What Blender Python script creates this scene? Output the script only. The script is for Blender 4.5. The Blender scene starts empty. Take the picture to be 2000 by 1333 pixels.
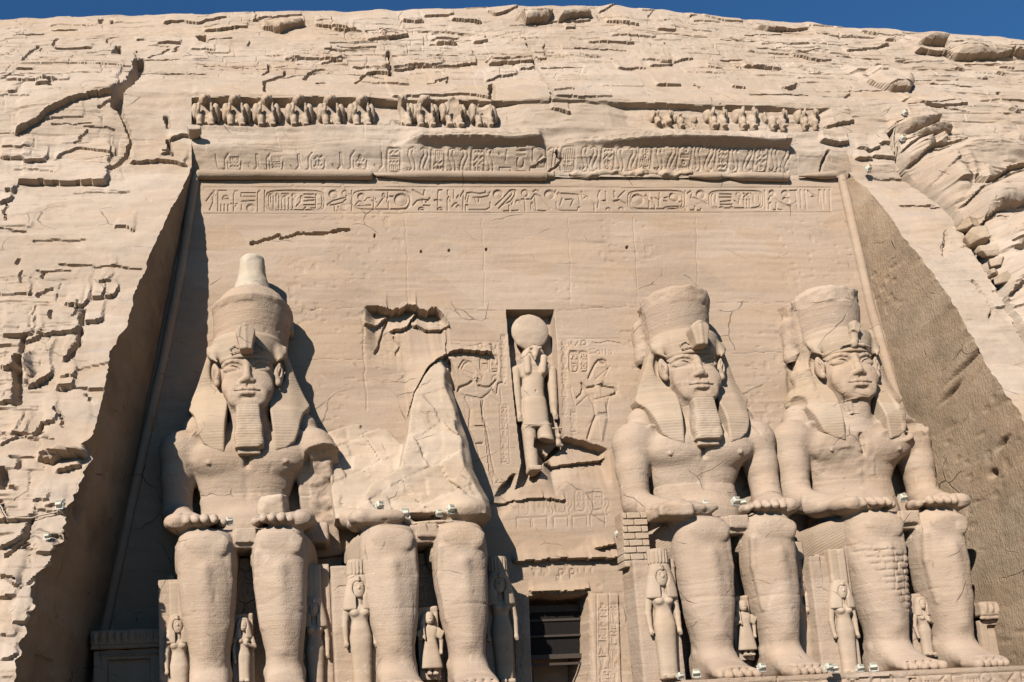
import bpy, math, random
import numpy as np
from mathutils import Matrix, Vector

scene = bpy.context.scene
COL = scene.collection

# ------------------------------------------------------------------ camera
cam_d = bpy.data.cameras.new('camera')
cam = bpy.data.objects.new('camera', cam_d)
COL.objects.link(cam)
scene.camera = cam
CF, CP, CY, CR, CSX, CX, CSY = 1800.0, 0.151844, 0.091455, -0.049393, -283.48, 1.28, 528.72
CZ = -3.0
cam_d.sensor_width = 36.0
cam_d.lens = CF / 2000.0 * 36.0
cam_d.shift_x = -CSX / 2000.0
cam_d.shift_y = CSY / 2000.0
cam_d.clip_end = 3000.0


def cam_axes():
    cp, sp = math.cos(CP), math.sin(CP)
    cy, sy = math.cos(CY), math.sin(CY)
    f = np.array([sy * cp, cy * cp, sp])
    r = np.array([cy, -sy, 0.0])
    u = np.cross(r, f)
    c, s = math.cos(CR), math.sin(CR)
    return c * r + s * u, c * u - s * r, f


AR, AU, AF = cam_axes()
CPOS = np.array([CX, 0.0, CZ])
cam.matrix_world = Matrix(((AR[0], AU[0], -AF[0], CX), (AR[1], AU[1], -AF[1], 0.0), (AR[2], AU[2], -AF[2], CZ), (0, 0, 0, 1)))

# ------------------------------------------------------------------ world and sun
SUN_AZ = math.radians(37.2)    # to the left of the facade's normal
SUN_EL = math.radians(32.8)
world = bpy.data.worlds.new('World')
scene.world = world
world.use_nodes = True
wn = world.node_tree
wn.nodes.clear()
w_out = wn.nodes.new('ShaderNodeOutputWorld')
w_bg = wn.nodes.new('ShaderNodeBackground')
w_sky = wn.nodes.new('ShaderNodeTexSky')
w_sky.sky_type = 'NISHITA'
w_sky.sun_disc = False
w_sky.sun_elevation = SUN_EL
# direction to the sun is (-sin az, -cos az): rotation is measured clockwise from +Y
w_sky.sun_rotation = math.pi + SUN_AZ
w_sky.altitude = 50.0
w_sky.air_density = 1.25
w_sky.dust_density = 0.0
w_sky.ozone_density = 10.0
w_bg.inputs["Strength"].default_value = 0.05
w_tint = wn.nodes.new('ShaderNodeMix')
w_tint.data_type = 'RGBA'
w_tint.blend_type = 'MULTIPLY'
w_tint.inputs[0].default_value = 1.0
w_tint.inputs[7].default_value = (.68, .98, 1.06, 1)      # a polarised, very clear desert sky
wn.links.new(w_sky.outputs[0], w_tint.inputs[6])
wn.links.new(w_tint.outputs[2], w_bg.inputs[0])
wn.links.new(w_bg.outputs[0], w_out.inputs[0])

sun_d = bpy.data.lights.new('sun', 'SUN')
sun_d.energy = 5.0
sun_d.angle = math.radians(0.5)
sun_d.color = (1.0, 0.965, 0.905)
sun = bpy.data.objects.new('sun', sun_d)
COL.objects.link(sun)
sdir = Vector((math.sin(SUN_AZ) * math.cos(SUN_EL), math.cos(SUN_AZ) * math.cos(SUN_EL), -math.sin(SUN_EL)))
sun.rotation_euler = sdir.to_track_quat('-Z', 'Y').to_euler()
sun.location = (-30, -30, 50)

scene.view_settings.view_transform = 'Standard'
scene.view_settings.look = 'None'
scene.view_settings.exposure = 0.88
scene.cycles.diffuse_bounces = 1
scene.view_settings.gamma = 1.0

# ------------------------------------------------------------------ pixel <-> place
def ray(x, y):
    return AF + AR * (x - 1000 - CSX) / CF - AU * (y - 666.5 - CSY) / CF


def U(x, y, Y):                       # the point seen at a photo pixel, at depth Y
    d = ray(x, y)
    return CPOS + d * (Y / d[1])


WY0, WB = 42.0, 0.095                 # facade wall plane y = WY0 + WB z


def wall_y(z):
    return WY0 + WB * z


def UW(x, y, off=0.0):                # the point on the battered facade wall
    d = ray(x, y)
    t = (WY0 + off + WB * CZ) / (d[1] - WB * d[2])
    return CPOS + d * t


def USURF(x, y, prof):                # the point on a surface y = prof(x, z)
    d = ray(x, y)
    t = np.linspace(26, 75, 2500) / d[1]
    p = CPOS[None, :] + t[:, None] * d[None, :]
    m = p[:, 1] > prof(p[:, 0], p[:, 2])
    i = int(np.argmax(m)) if m.any() else len(t) - 1
    return p[i]


# ------------------------------------------------------------------ noise
_rs = np.random.RandomState(11)
_PERM = _rs.permutation(256).astype(np.int32)
_PERM = np.concatenate([_PERM, _PERM, _PERM])
_VAL = (_rs.rand(256) * 2 - 1).astype(np.float32)


def hash2(i, j, s=0):
    return _PERM[(_PERM[(i + s * 37) & 255] + (j & 255)) & 255]


def hrand(i, j, s=0):                 # -1..1 per integer cell
    return _VAL[hash2(i, j, s)]


def vn2(x, y, s=0):
    xi = np.floor(x).astype(np.int32); yi = np.floor(y).astype(np.int32)
    fx = (x - xi).astype(np.float32); fy = (y - yi).astype(np.float32)
    fx = fx * fx * fx * (fx * (fx * 6 - 15) + 10); fy = fy * fy * fy * (fy * (fy * 6 - 15) + 10)
    a = hrand(xi, yi, s); b = hrand(xi + 1, yi, s); c = hrand(xi, yi + 1, s); d = hrand(xi + 1, yi + 1, s)
    return (a + (b - a) * fx) * (1 - fy) + (c + (d - c) * fx) * fy


def fbm2(x, y, o=4, s=0, g=0.5):
    r = 0; a = 1.0; t = 0
    for k in range(o):
        r = r + a * vn2(x * 2.03 ** k + 17.3 * k, y * 2.03 ** k - 9.1 * k, s + k); t += a; a *= g
    return r / t


def vn3(x, y, z, s=0):
    xi = np.floor(x).astype(np.int32); yi = np.floor(y).astype(np.int32); zi = np.floor(z).astype(np.int32)
    fx = (x - xi).astype(np.float32); fy = (y - yi).astype(np.float32); fz = (z - zi).astype(np.float32)
    fx = fx * fx * (3 - 2 * fx); fy = fy * fy * (3 - 2 * fy); fz = fz * fz * (3 - 2 * fz)
    r = 0
    for dz in (0, 1):
        wz = fz if dz else 1 - fz
        h0 = _PERM[(zi + dz + s * 31) & 255]
        for dy in (0, 1):
            wy = fy if dy else 1 - fy
            h1 = _PERM[(h0 + ((yi + dy) & 255)) & 255]
            a = _VAL[_PERM[(h1 + (xi & 255)) & 255]]; b = _VAL[_PERM[(h1 + ((xi + 1) & 255)) & 255]]
            r = r + (a + (b - a) * fx) * wy * wz
    return r


def smooth(a, b, x):
    t = np.clip((x - a) / (b - a), 0, 1)
    return t * t * (3 - 2 * t)


# ------------------------------------------------------------------ mesh building
def mk_mesh(name, V, Q, tris=None, smooth_angle=None, flat=False):
    V = np.asarray(V, dtype=np.float32); Q = np.asarray(Q, dtype=np.int32).reshape(-1, 4)
    T = np.asarray(tris, dtype=np.int32).reshape(-1, 3) if tris is not None else np.zeros((0, 3), np.int32)
    me = bpy.data.meshes.new(name)
    nl = Q.size + T.size
    me.vertices.add(len(V)); me.vertices.foreach_set('co', V.ravel())
    me.loops.add(nl); me.polygons.add(len(Q) + len(T))
    me.loops.foreach_set('vertex_index', np.concatenate([Q.ravel(), T.ravel()]))
    ls = np.concatenate([np.arange(len(Q)) * 4, Q.size + np.arange(len(T)) * 3]).astype(np.int32)
    me.polygons.foreach_set('loop_start', ls)
    me.polygons.foreach_set('use_smooth', np.full(len(Q) + len(T), not flat, dtype=bool))
    me.update(calc_edges=True)
    if smooth_angle is not None:
        me.set_sharp_from_angle(angle=math.radians(smooth_angle))
    return me


def link(name, me, mat, parent=None, label=None, cat=None, group=None, kind=None):
    o = bpy.data.objects.new(name, me)
    COL.objects.link(o)
    if mat is not None and me is not None and len(me.materials) == 0:
        me.materials.append(mat)
    if parent is not None:
        o.parent = parent
    tag(o, label, cat, group, kind)
    return o


def tag(o, label=None, cat=None, group=None, kind=None):
    if label: o['label'] = label
    if cat: o['category'] = cat
    if group: o['group'] = group
    if kind: o['kind'] = kind


def thing(name, loc, label, cat, group=None):
    o = bpy.data.objects.new(name, None)
    o.empty_display_size = 0.3
    COL.objects.link(o)
    o.location = loc
    tag(o, label, cat, group)
    return o


def grid_quads(nr, nc, base=0, flip=False):
    i = np.arange(nr - 1)[:, None] * nc + np.arange(nc - 1)[None, :] + base
    q = np.stack([i, i + 1, i + nc + 1, i + nc], -1).reshape(-1, 4)
    return q[:, ::-1] if flip else q


class MB:
    """collects boxes and tubes into one mesh"""
    def __init__(s): s.V = []; s.Q = []; s.T = []; s.n = 0

    def add(s, V, Q, T=None):
        V = np.asarray(V, float); s.V.append(V); s.Q.append(np.asarray(Q, int).reshape(-1, 4) + s.n)
        if T is not None: s.T.append(np.asarray(T, int).reshape(-1, 3) + s.n)
        s.n += len(V)

    def box(s, c, d, rot=None, bev=0.0):
        d = np.asarray(d, float) / 2; c = np.asarray(c, float)
        if bev > 0:
            bm_v = []
            b = min(bev, d.min() * .9)
            V = []; idx = {}
            for sx in (-1, 1):
                for sy in (-1, 1):
                    for sz in (-1, 1):
                        S = np.array([sx, sy, sz])
                        for a in range(3):
                            p = S * d - S * b
                            p[a] = S[a] * d[a]
                            idx[(sx, sy, sz, a)] = len(V); V.append(p)
            Q = []; T = []
            for a in range(3):
                o1, o2 = [(1, 2), (2, 0), (0, 1)][a]
                for sg in (-1, 1):
                    cs = []
                    for (p, q) in ((-1, -1), (1, -1), (1, 1), (-1, 1)):
                        t = [0, 0, 0]; t[a] = sg; t[o1] = p; t[o2] = q
                        cs.append(idx[(t[0], t[1], t[2], a)])
                    Q.append(cs if sg > 0 else cs[::-1])
            for a in range(3):
                o1, o2 = [(1, 2), (2, 0), (0, 1)][a]
                for p in (-1, 1):
                    for q in (-1, 1):
                        f = []
                        for sg, ax in ((-1, o1), (1, o1), (1, o2), (-1, o2)):
                            t = [0, 0, 0]; t[a] = sg; t[o1] = p; t[o2] = q
                            f.append(idx[(t[0], t[1], t[2], ax)])
                        Q.append(f if p * q < 0 else f[::-1])
            for sx in (-1, 1):
                for sy in (-1, 1):
                    for sz in (-1, 1):
                        t = [idx[(sx, sy, sz, a)] for a in range(3)]
                        T.append(t if sx * sy * sz > 0 else t[::-1])
            V = np.array(V)
            if rot is not None: V = V @ np.asarray(rot).T
            s.add(V + c, Q, T)
            return s
        V = np.array([[sx, sy, sz] for sx in (-1, 1) for sy in (-1, 1) for sz in (-1, 1)]) * d
        if rot is not None: V = V @ np.asarray(rot).T
        s.add(V + c, [[0, 1, 3, 2], [4, 6, 7, 5], [0, 4, 5, 1], [2, 3, 7, 6], [0, 2, 6, 4], [1, 5, 7, 3]])
        return s

    def tube(s, P, r, n=8, cap=True):
        P = np.asarray(P, float); m = len(P)
        r = np.broadcast_to(np.asarray(r, float), (m,))
        t = np.gradient(P, axis=0); t /= np.linalg.norm(t, axis=1)[:, None] + 1e-9
        up = np.array([0, 0, 1.0]) if abs(t[0, 2]) < .9 else np.array([1.0, 0, 0])
        V = []
        for k in range(m):
            a = np.cross(t[k], up); a /= np.linalg.norm(a); b = np.cross(a, t[k])
            an = np.arange(n) * 2 * np.pi / n
            V.append(P[k] + r[k] * (np.cos(an)[:, None] * a + np.sin(an)[:, None] * b))
        V = np.concatenate(V); Q = []
        for k in range(m - 1):
            for j in range(n):
                Q.append([k * n + j, (k + 1) * n + j, (k + 1) * n + (j + 1) % n, k * n + (j + 1) % n])
        T = []
        if cap:
            V = np.concatenate([V, P[:1], P[-1:]])
            for j in range(n):
                T.append([m * n, j, (j + 1) % n]); T.append([m * n + 1, (m - 1) * n + (j + 1) % n, (m - 1) * n + j])
        s.add(V, Q, T)
        return s

    def mesh(s, name, angle=40):
        return mk_mesh(name, np.concatenate(s.V), np.concatenate(s.Q), np.concatenate(s.T) if s.T else None, smooth_angle=angle)


# ------------------------------------------------------------------ signed distance volumes
class Vol:
    def __init__(s, lo, hi, h):
        s.lo = np.array(lo, float); s.h = h
        s.n = np.ceil((np.array(hi) - s.lo) / h).astype(int) + 1
        s.ax = [(s.lo[k] + h * np.arange(s.n[k])).astype(np.float32) for k in range(3)]
        s.d = np.full(s.n, 9.0, np.float32)

    def sub(s, lo, hi):
        sl = []
        for k in range(3):
            a = int(max(0, math.floor((lo[k] - s.lo[k]) / s.h))); b = int(min(s.n[k], math.ceil((hi[k] - s.lo[k]) / s.h) + 1))
            if b <= a: return None
            sl.append(slice(a, b))
        g = (s.ax[0][sl[0]][:, None, None], s.ax[1][sl[1]][None, :, None], s.ax[2][sl[2]][None, None, :])
        return tuple(sl), g

    def op(s, lo, hi, f, k=0.0, mode='u'):
        m = max(k, 0) + 3 * s.h
        q = s.sub([lo[i] - m for i in range(3)], [hi[i] + m for i in range(3)])
        if q is None: return s
        sl, g = q
        e = np.broadcast_to(f(*g), s.d[sl].shape).astype(np.float32)
        a = s.d[sl]
        if mode == 'u':
            if k > 0:
                hh = np.maximum(k - np.abs(a - e), 0) / k
                s.d[sl] = np.minimum(a, e) - hh * hh * k * .25
            else: s.d[sl] = np.minimum(a, e)
        elif mode == 's':
            e = -e
            if k > 0:
                hh = np.maximum(k - np.abs(a - e), 0) / k
                s.d[sl] = np.maximum(a, e) + hh * hh * k * .25
            else: s.d[sl] = np.maximum(a, e)
        elif mode == 'i':
            s.d[sl] = np.maximum(a, e)
        elif mode == '+':
            s.d[sl] = a + e
        return s

    # --- primitives
    def ell(s, c, r, k=0.0, mode='u', rot=None):
        c = np.asarray(c, float); r = np.asarray(r, float); R = max(r) if rot is not None else None
        ext = np.full(3, R) if R else r

        def f(x, y, z):
            X, Y, Z = x - c[0], y - c[1], z - c[2]
            if rot is not None:
                M = np.asarray(rot)
                X, Y, Z = M[0, 0] * X + M[1, 0] * Y + M[2, 0] * Z, M[0, 1] * X + M[1, 1] * Y + M[2, 1] * Z, M[0, 2] * X + M[1, 2] * Y + M[2, 2] * Z
            k0 = np.sqrt((X / r[0]) ** 2 + (Y / r[1]) ** 2 + (Z / r[2]) ** 2)
            k1 = np.sqrt((X / r[0] ** 2) ** 2 + (Y / r[1] ** 2) ** 2 + (Z / r[2] ** 2) ** 2)
            return k0 * (k0 - 1) / np.maximum(k1, 1e-5)
        return s.op(c - ext, c + ext, f, k, mode)

    def cone(s, a, b, ra, rb, k=0.0, mode='u'):
        a = np.asarray(a, float); b = np.asarray(b, float); R = max(ra, rb)
        ab = b - a; L2 = ab @ ab

        def f(x, y, z):
            t = np.clip(((x - a[0]) * ab[0] + (y - a[1]) * ab[1] + (z - a[2]) * ab[2]) / L2, 0, 1)
            return np.sqrt((x - a[0] - t * ab[0]) ** 2 + (y - a[1] - t * ab[1]) ** 2 + (z - a[2] - t * ab[2]) ** 2) - (ra + (rb - ra) * t)
        return s.op(np.minimum(a, b) - R, np.maximum(a, b) + R, f, k, mode)

    def path(s, P, r, k=0.0, mode='u'):
        r = np.broadcast_to(np.asarray(r, float), (len(P),))
        for i in range(len(P) - 1):
            s.cone(P[i], P[i + 1], r[i], r[i + 1], k, mode)
        return s

    def box(s, c, hd, rad=0.0, k=0.0, mode='u', rot=None):
        c = np.asarray(c, float); hd = np.asarray(hd, float)
        ext = np.full(3, np.linalg.norm(hd)) if rot is not None else hd

        def f(x, y, z):
            X, Y, Z = x - c[0], y - c[1], z - c[2]
            if rot is not None:
                M = np.asarray(rot)
                X, Y, Z = M[0, 0] * X + M[1, 0] * Y + M[2, 0] * Z, M[0, 1] * X + M[1, 1] * Y + M[2, 1] * Z, M[0, 2] * X + M[1, 2] * Y + M[2, 2] * Z
            qx, qy, qz = np.abs(X) - hd[0] + rad, np.abs(Y) - hd[1] + rad, np.abs(Z) - hd[2] + rad
            o = np.sqrt(np.maximum(qx, 0) ** 2 + np.maximum(qy, 0) ** 2 + np.maximum(qz, 0) ** 2)
            return o + np.minimum(np.maximum(np.maximum(qx, qy), qz), 0) - rad
        return s.op(c - ext, c + ext, f, k, mode)

    def loft(s, axis, T, k=0.0, mode='u', p=2.0, capr=0.0):
        """rows of T: t, c1, c2, r1, r2 along the axis; the other two axes in x,y,z order"""
        T = np.asarray(T, float); o = [i for i in range(3) if i != axis]
        lo = np.zeros(3); hi = np.zeros(3)
        lo[axis], hi[axis] = T[0, 0], T[-1, 0]
        for j, i in enumerate(o):
            lo[i] = (T[:, 1 + j] - T[:, 3 + j]).min(); hi[i] = (T[:, 1 + j] + T[:, 3 + j]).max()

        # smooth (cubic-ish) interpolation of the stations
        tt = np.linspace(T[0, 0], T[-1, 0], 200)
        S = [np.interp(tt, T[:, 0], T[:, j]) for j in range(1, 5)]
        w = max(3, int(200 * 0.35 / max(len(T) - 1, 1)))
        ker = np.hanning(w + 2)[1:-1]; ker /= ker.sum()
        S = [np.convolve(np.pad(v, (w // 2, w - 1 - w // 2), mode='reflect', reflect_type='odd'), ker, mode='valid') for v in S]

        def f(*g):
            t = g[axis]
            c1, c2, r1, r2 = [np.interp(t.ravel(), tt, v).reshape(t.shape).astype(np.float32) for v in S]
            a = np.abs(g[o[0]] - c1) / np.maximum(r1, .01); b = np.abs(g[o[1]] - c2) / np.maximum(r2, .01)
            if p == 2.0: q = np.sqrt(a * a + b * b)
            else: q = (a ** p + b ** p) ** (1.0 / p)
            gx = a / np.maximum(r1, .01); gy = b / np.maximum(r2, .01)
            gr = np.sqrt(gx * gx + gy * gy) / np.maximum(q, .05)
            d = (q - 1) / np.maximum(gr, 1e-3) if p == 2.0 else (q - 1) * np.minimum(r1, r2)
            e = np.maximum(T[0, 0] - t, t - T[-1, 0])
            if capr > 0:
                dd = d + capr; ee = e + capr
                return np.minimum(np.maximum(dd, ee), 0) + np.sqrt(np.maximum(dd, 0) ** 2 + np.maximum(ee, 0) ** 2) - capr
            return np.maximum(d, e)
        return s.op(lo, hi, f, k, mode)

    def prism(s, poly, y0, y1, k=0.0, mode='u', rad=0.0, front=None):
        """polygon in x-z, extruded from y0 (front) to y1; front(x,z) may bend the front face"""
        P = np.asarray(poly, float)
        lo = [P[:, 0].min(), y0 - .5, P[:, 1].min()]; hi = [P[:, 0].max(), y1, P[:, 1].max()]

        def f(x, y, z):
            d = poly_sdf(P, x[:, 0, :], z[0, 0, :][None, :])[:, None, :]
            yf = y0 if front is None else front(x, z)
            e = np.maximum(yf - y, y - y1)
            dd = d + rad; ee = e + rad
            return np.minimum(np.maximum(dd, ee), 0) + np.sqrt(np.maximum(dd, 0) ** 2 + np.maximum(ee, 0) ** 2) - rad
        return s.op(lo, hi, f, k, mode)

    def rough(s, amp, scale, seed=0, octv=2, zs=1.0):
        x, y, z = s.ax[0][:, None, None], s.ax[1][None, :, None], s.ax[2][None, None, :]
        m = np.abs(s.d) < 3 * s.h + amp
        i = np.nonzero(m)
        X, Y, Z = s.ax[0][i[0]], s.ax[1][i[1]], s.ax[2][i[2]]
        a = amp; sc = scale; r = 0
        for k in range(octv):
            r = r + a * vn3(X / sc + 3.7 * k, Y / sc, Z / sc * zs, seed + k); a *= .5; sc *= .5
        s.d[i] += r
        return s

    def mesh(s, name, local=None, angle=None):
        V, Q = surfnet(s.d, s.lo, s.h)
        if local is not None: V = V - np.asarray(local)
        return mk_mesh(name, V, Q, smooth_angle=angle)


def poly_sdf(P, X, Z):
    X, Z = np.broadcast_arrays(X, Z)
    d = np.full(X.shape, 1e9); sgn = np.ones(X.shape)
    n = len(P); j = n - 1
    for i in range(n):
        e = P[j] - P[i]; wx = X - P[i, 0]; wz = Z - P[i, 1]
        t = np.clip((wx * e[0] + wz * e[1]) / max(e @ e, 1e-12), 0, 1)
        d = np.minimum(d, (wx - e[0] * t) ** 2 + (wz - e[1] * t) ** 2)
        c1 = Z >= P[i, 1]; c2 = Z < P[j, 1]; c3 = e[0] * wz > e[1] * wx
        flip = (c1 & c2 & c3) | (~c1 & ~c2 & ~c3)
        sgn = np.where(flip, -sgn, sgn); j = i
    return (sgn * np.sqrt(d)).astype(np.float32)


def surfnet(d, lo, h):
    ins = d < 0
    nx, ny, nz = d.shape
    cnt = np.zeros((nx - 1, ny - 1, nz - 1), np.int8)
    for a in (0, 1):
        for b in (0, 1):
            for c in (0, 1):
                cnt += ins[a:nx - 1 + a, b:ny - 1 + b, c:nz - 1 + c]
    act = (cnt > 0) & (cnt < 8)
    I = np.argwhere(act).astype(np.int32)
    cid = np.full(act.shape, -1, np.int32); cid[I[:, 0], I[:, 1], I[:, 2]] = np.arange(len(I))
    dv = {}
    for a in (0, 1):
        for b in (0, 1):
            for c in (0, 1):
                dv[(a, b, c)] = d[I[:, 0] + a, I[:, 1] + b, I[:, 2] + c]
    acc = np.zeros((len(I), 3)); n = np.zeros(len(I))
    for ax in range(3):
        o = [k for k in range(3) if k != ax]
        for p in (0, 1):
            for q in (0, 1):
                c0 = [0, 0, 0]; c0[o[0]] = p; c0[o[1]] = q; c1 = list(c0); c1[ax] = 1
                v0 = dv[tuple(c0)]; v1 = dv[tuple(c1)]
                m = (v0 < 0) != (v1 < 0)
                t = np.where(m, v0 / np.where(m, v0 - v1, 1), 0)
                pt = np.zeros((len(I), 3)); pt[:, o[0]] = p; pt[:, o[1]] = q; pt[:, ax] = t
                acc += pt * m[:, None]; n += m
    V = (I + acc / n[:, None]) * h + lo
    Q = []
    for ax in range(3):
        o = [k for k in range(3) if k != ax]
        sl0 = [slice(None)] * 3; sl1 = [slice(None)] * 3
        sl0[ax] = slice(0, -1); sl1[ax] = slice(1, None)
        A = ins[tuple(sl0)]; B = ins[tuple(sl1)]
        E = np.argwhere(A != B)
        E = E[(E[:, o[0]] > 0) & (E[:, o[1]] > 0) & (E[:, o[0]] < d.shape[o[0]] - 1) & (E[:, o[1]] < d.shape[o[1]] - 1)]
        if not len(E): continue
        s = A[E[:, 0], E[:, 1], E[:, 2]]
        c = []
        for p, q in ((-1, -1), (0, -1), (0, 0), (-1, 0)):
            e = E.copy(); e[:, o[0]] += p; e[:, o[1]] += q
            c.append(cid[e[:, 0], e[:, 1], e[:, 2]])
        q = np.stack(c, -1)
        fl = s if ax != 1 else ~s
        q[~fl] = q[~fl][:, ::-1]
        Q.append(q)
    return V, np.concatenate(Q)


def rotx(a): c, s = math.cos(a), math.sin(a); return np.array([[1, 0, 0], [0, c, -s], [0, s, c]])
def roty(a): c, s = math.cos(a), math.sin(a); return np.array([[c, 0, s], [0, 1, 0], [-s, 0, c]])
def rotz(a): c, s = math.cos(a), math.sin(a); return np.array([[c, -s, 0], [s, c, 0], [0, 0, 1]])
# ------------------------------------------------------------------ materials
class NT:
    def __init__(s, name):
        s.m = bpy.data.materials.new(name); s.m.use_nodes = True
        s.t = s.m.node_tree; s.t.nodes.clear()
        s.out = s.n('ShaderNodeOutputMaterial'); s.b = s.n('ShaderNodeBsdfPrincipled')
        s.l(s.b.outputs[0], s.out.inputs[0])

    def n(s, t, **k):
        nd = s.t.nodes.new(t)
        for a, v in k.items(): setattr(nd, a, v)
        return nd

    def l(s, a, b): s.t.links.new(a, b)

    def put(s, sock, v):
        if hasattr(v, 'is_output') or isinstance(v, bpy.types.NodeSocket): s.l(v, sock)
        else: sock.default_value = v

    def math(s, op, a, b=0.0, c=0.0):
        nd = s.n('ShaderNodeMath', operation=op)
        s.put(nd.inputs[0], a); s.put(nd.inputs[1], b); s.put(nd.inputs[2], c)
        return nd.outputs[0]

    def noise(s, vec, scale, detail=4.0, rough=.55, out=0, dist=0.0):
        nd = s.n('ShaderNodeTexNoise'); s.l(vec, nd.inputs['Vector'])
        nd.inputs['Scale'].default_value = scale; nd.inputs['Detail'].default_value = detail; nd.inputs['Roughness'].default_value = rough
        nd.inputs['Distortion'].default_value = dist
        return nd.outputs[out]

    def mapping(s, vec, sc=(1, 1, 1), rot=(0, 0, 0), loc=(0, 0, 0)):
        nd = s.n('ShaderNodeMapping'); s.l(vec, nd.inputs[0])
        nd.inputs['Location'].default_value = loc; nd.inputs['Rotation'].default_value = rot; nd.inputs['Scale'].default_value = sc
        return nd.outputs[0]

    def ramp(s, f, stops):
        nd = s.n('ShaderNodeValToRGB'); s.l(f, nd.inputs[0])
        e = nd.color_ramp.elements
        e[0].position, e[0].color = stops[0][0], (*stops[0][1], 1)
        e[1].position, e[1].color = stops[-1][0], (*stops[-1][1], 1)
        for p, c in stops[1:-1]:
            k = e.new(p); k.color = (*c, 1)
        return nd.outputs[0]

    def mix(s, f, a, b, bt='MIX'):
        nd = s.n('ShaderNodeMix', data_type='RGBA', blend_type=bt)
        s.put(nd.inputs[0], f)
        for sock, v in ((nd.inputs[6], a), (nd.inputs[7], b)):
            if isinstance(v, bpy.types.NodeSocket): s.l(v, sock)
            else: sock.default_value = (*v, 1)
        return nd.outputs[2]

    def mrange(s, v, a, b, c, d):
        nd = s.n('ShaderNodeMapRange'); s.l(v, nd.inputs[0])
        for i, q in enumerate((a, b, c, d)): nd.inputs[i + 1].default_value = q
        return nd.outputs[0]


def k_w2(k, P, wob):
    n = k.n('ShaderNodeVectorMath', operation='MULTIPLY_ADD'); k.l(wob, n.inputs[0]); n.inputs[1].default_value = (1.6, 1.6, 1.6); k.l(P, n.inputs[2])
    return n.outputs[0]


def g3(v): return (v, v, v)


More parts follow.
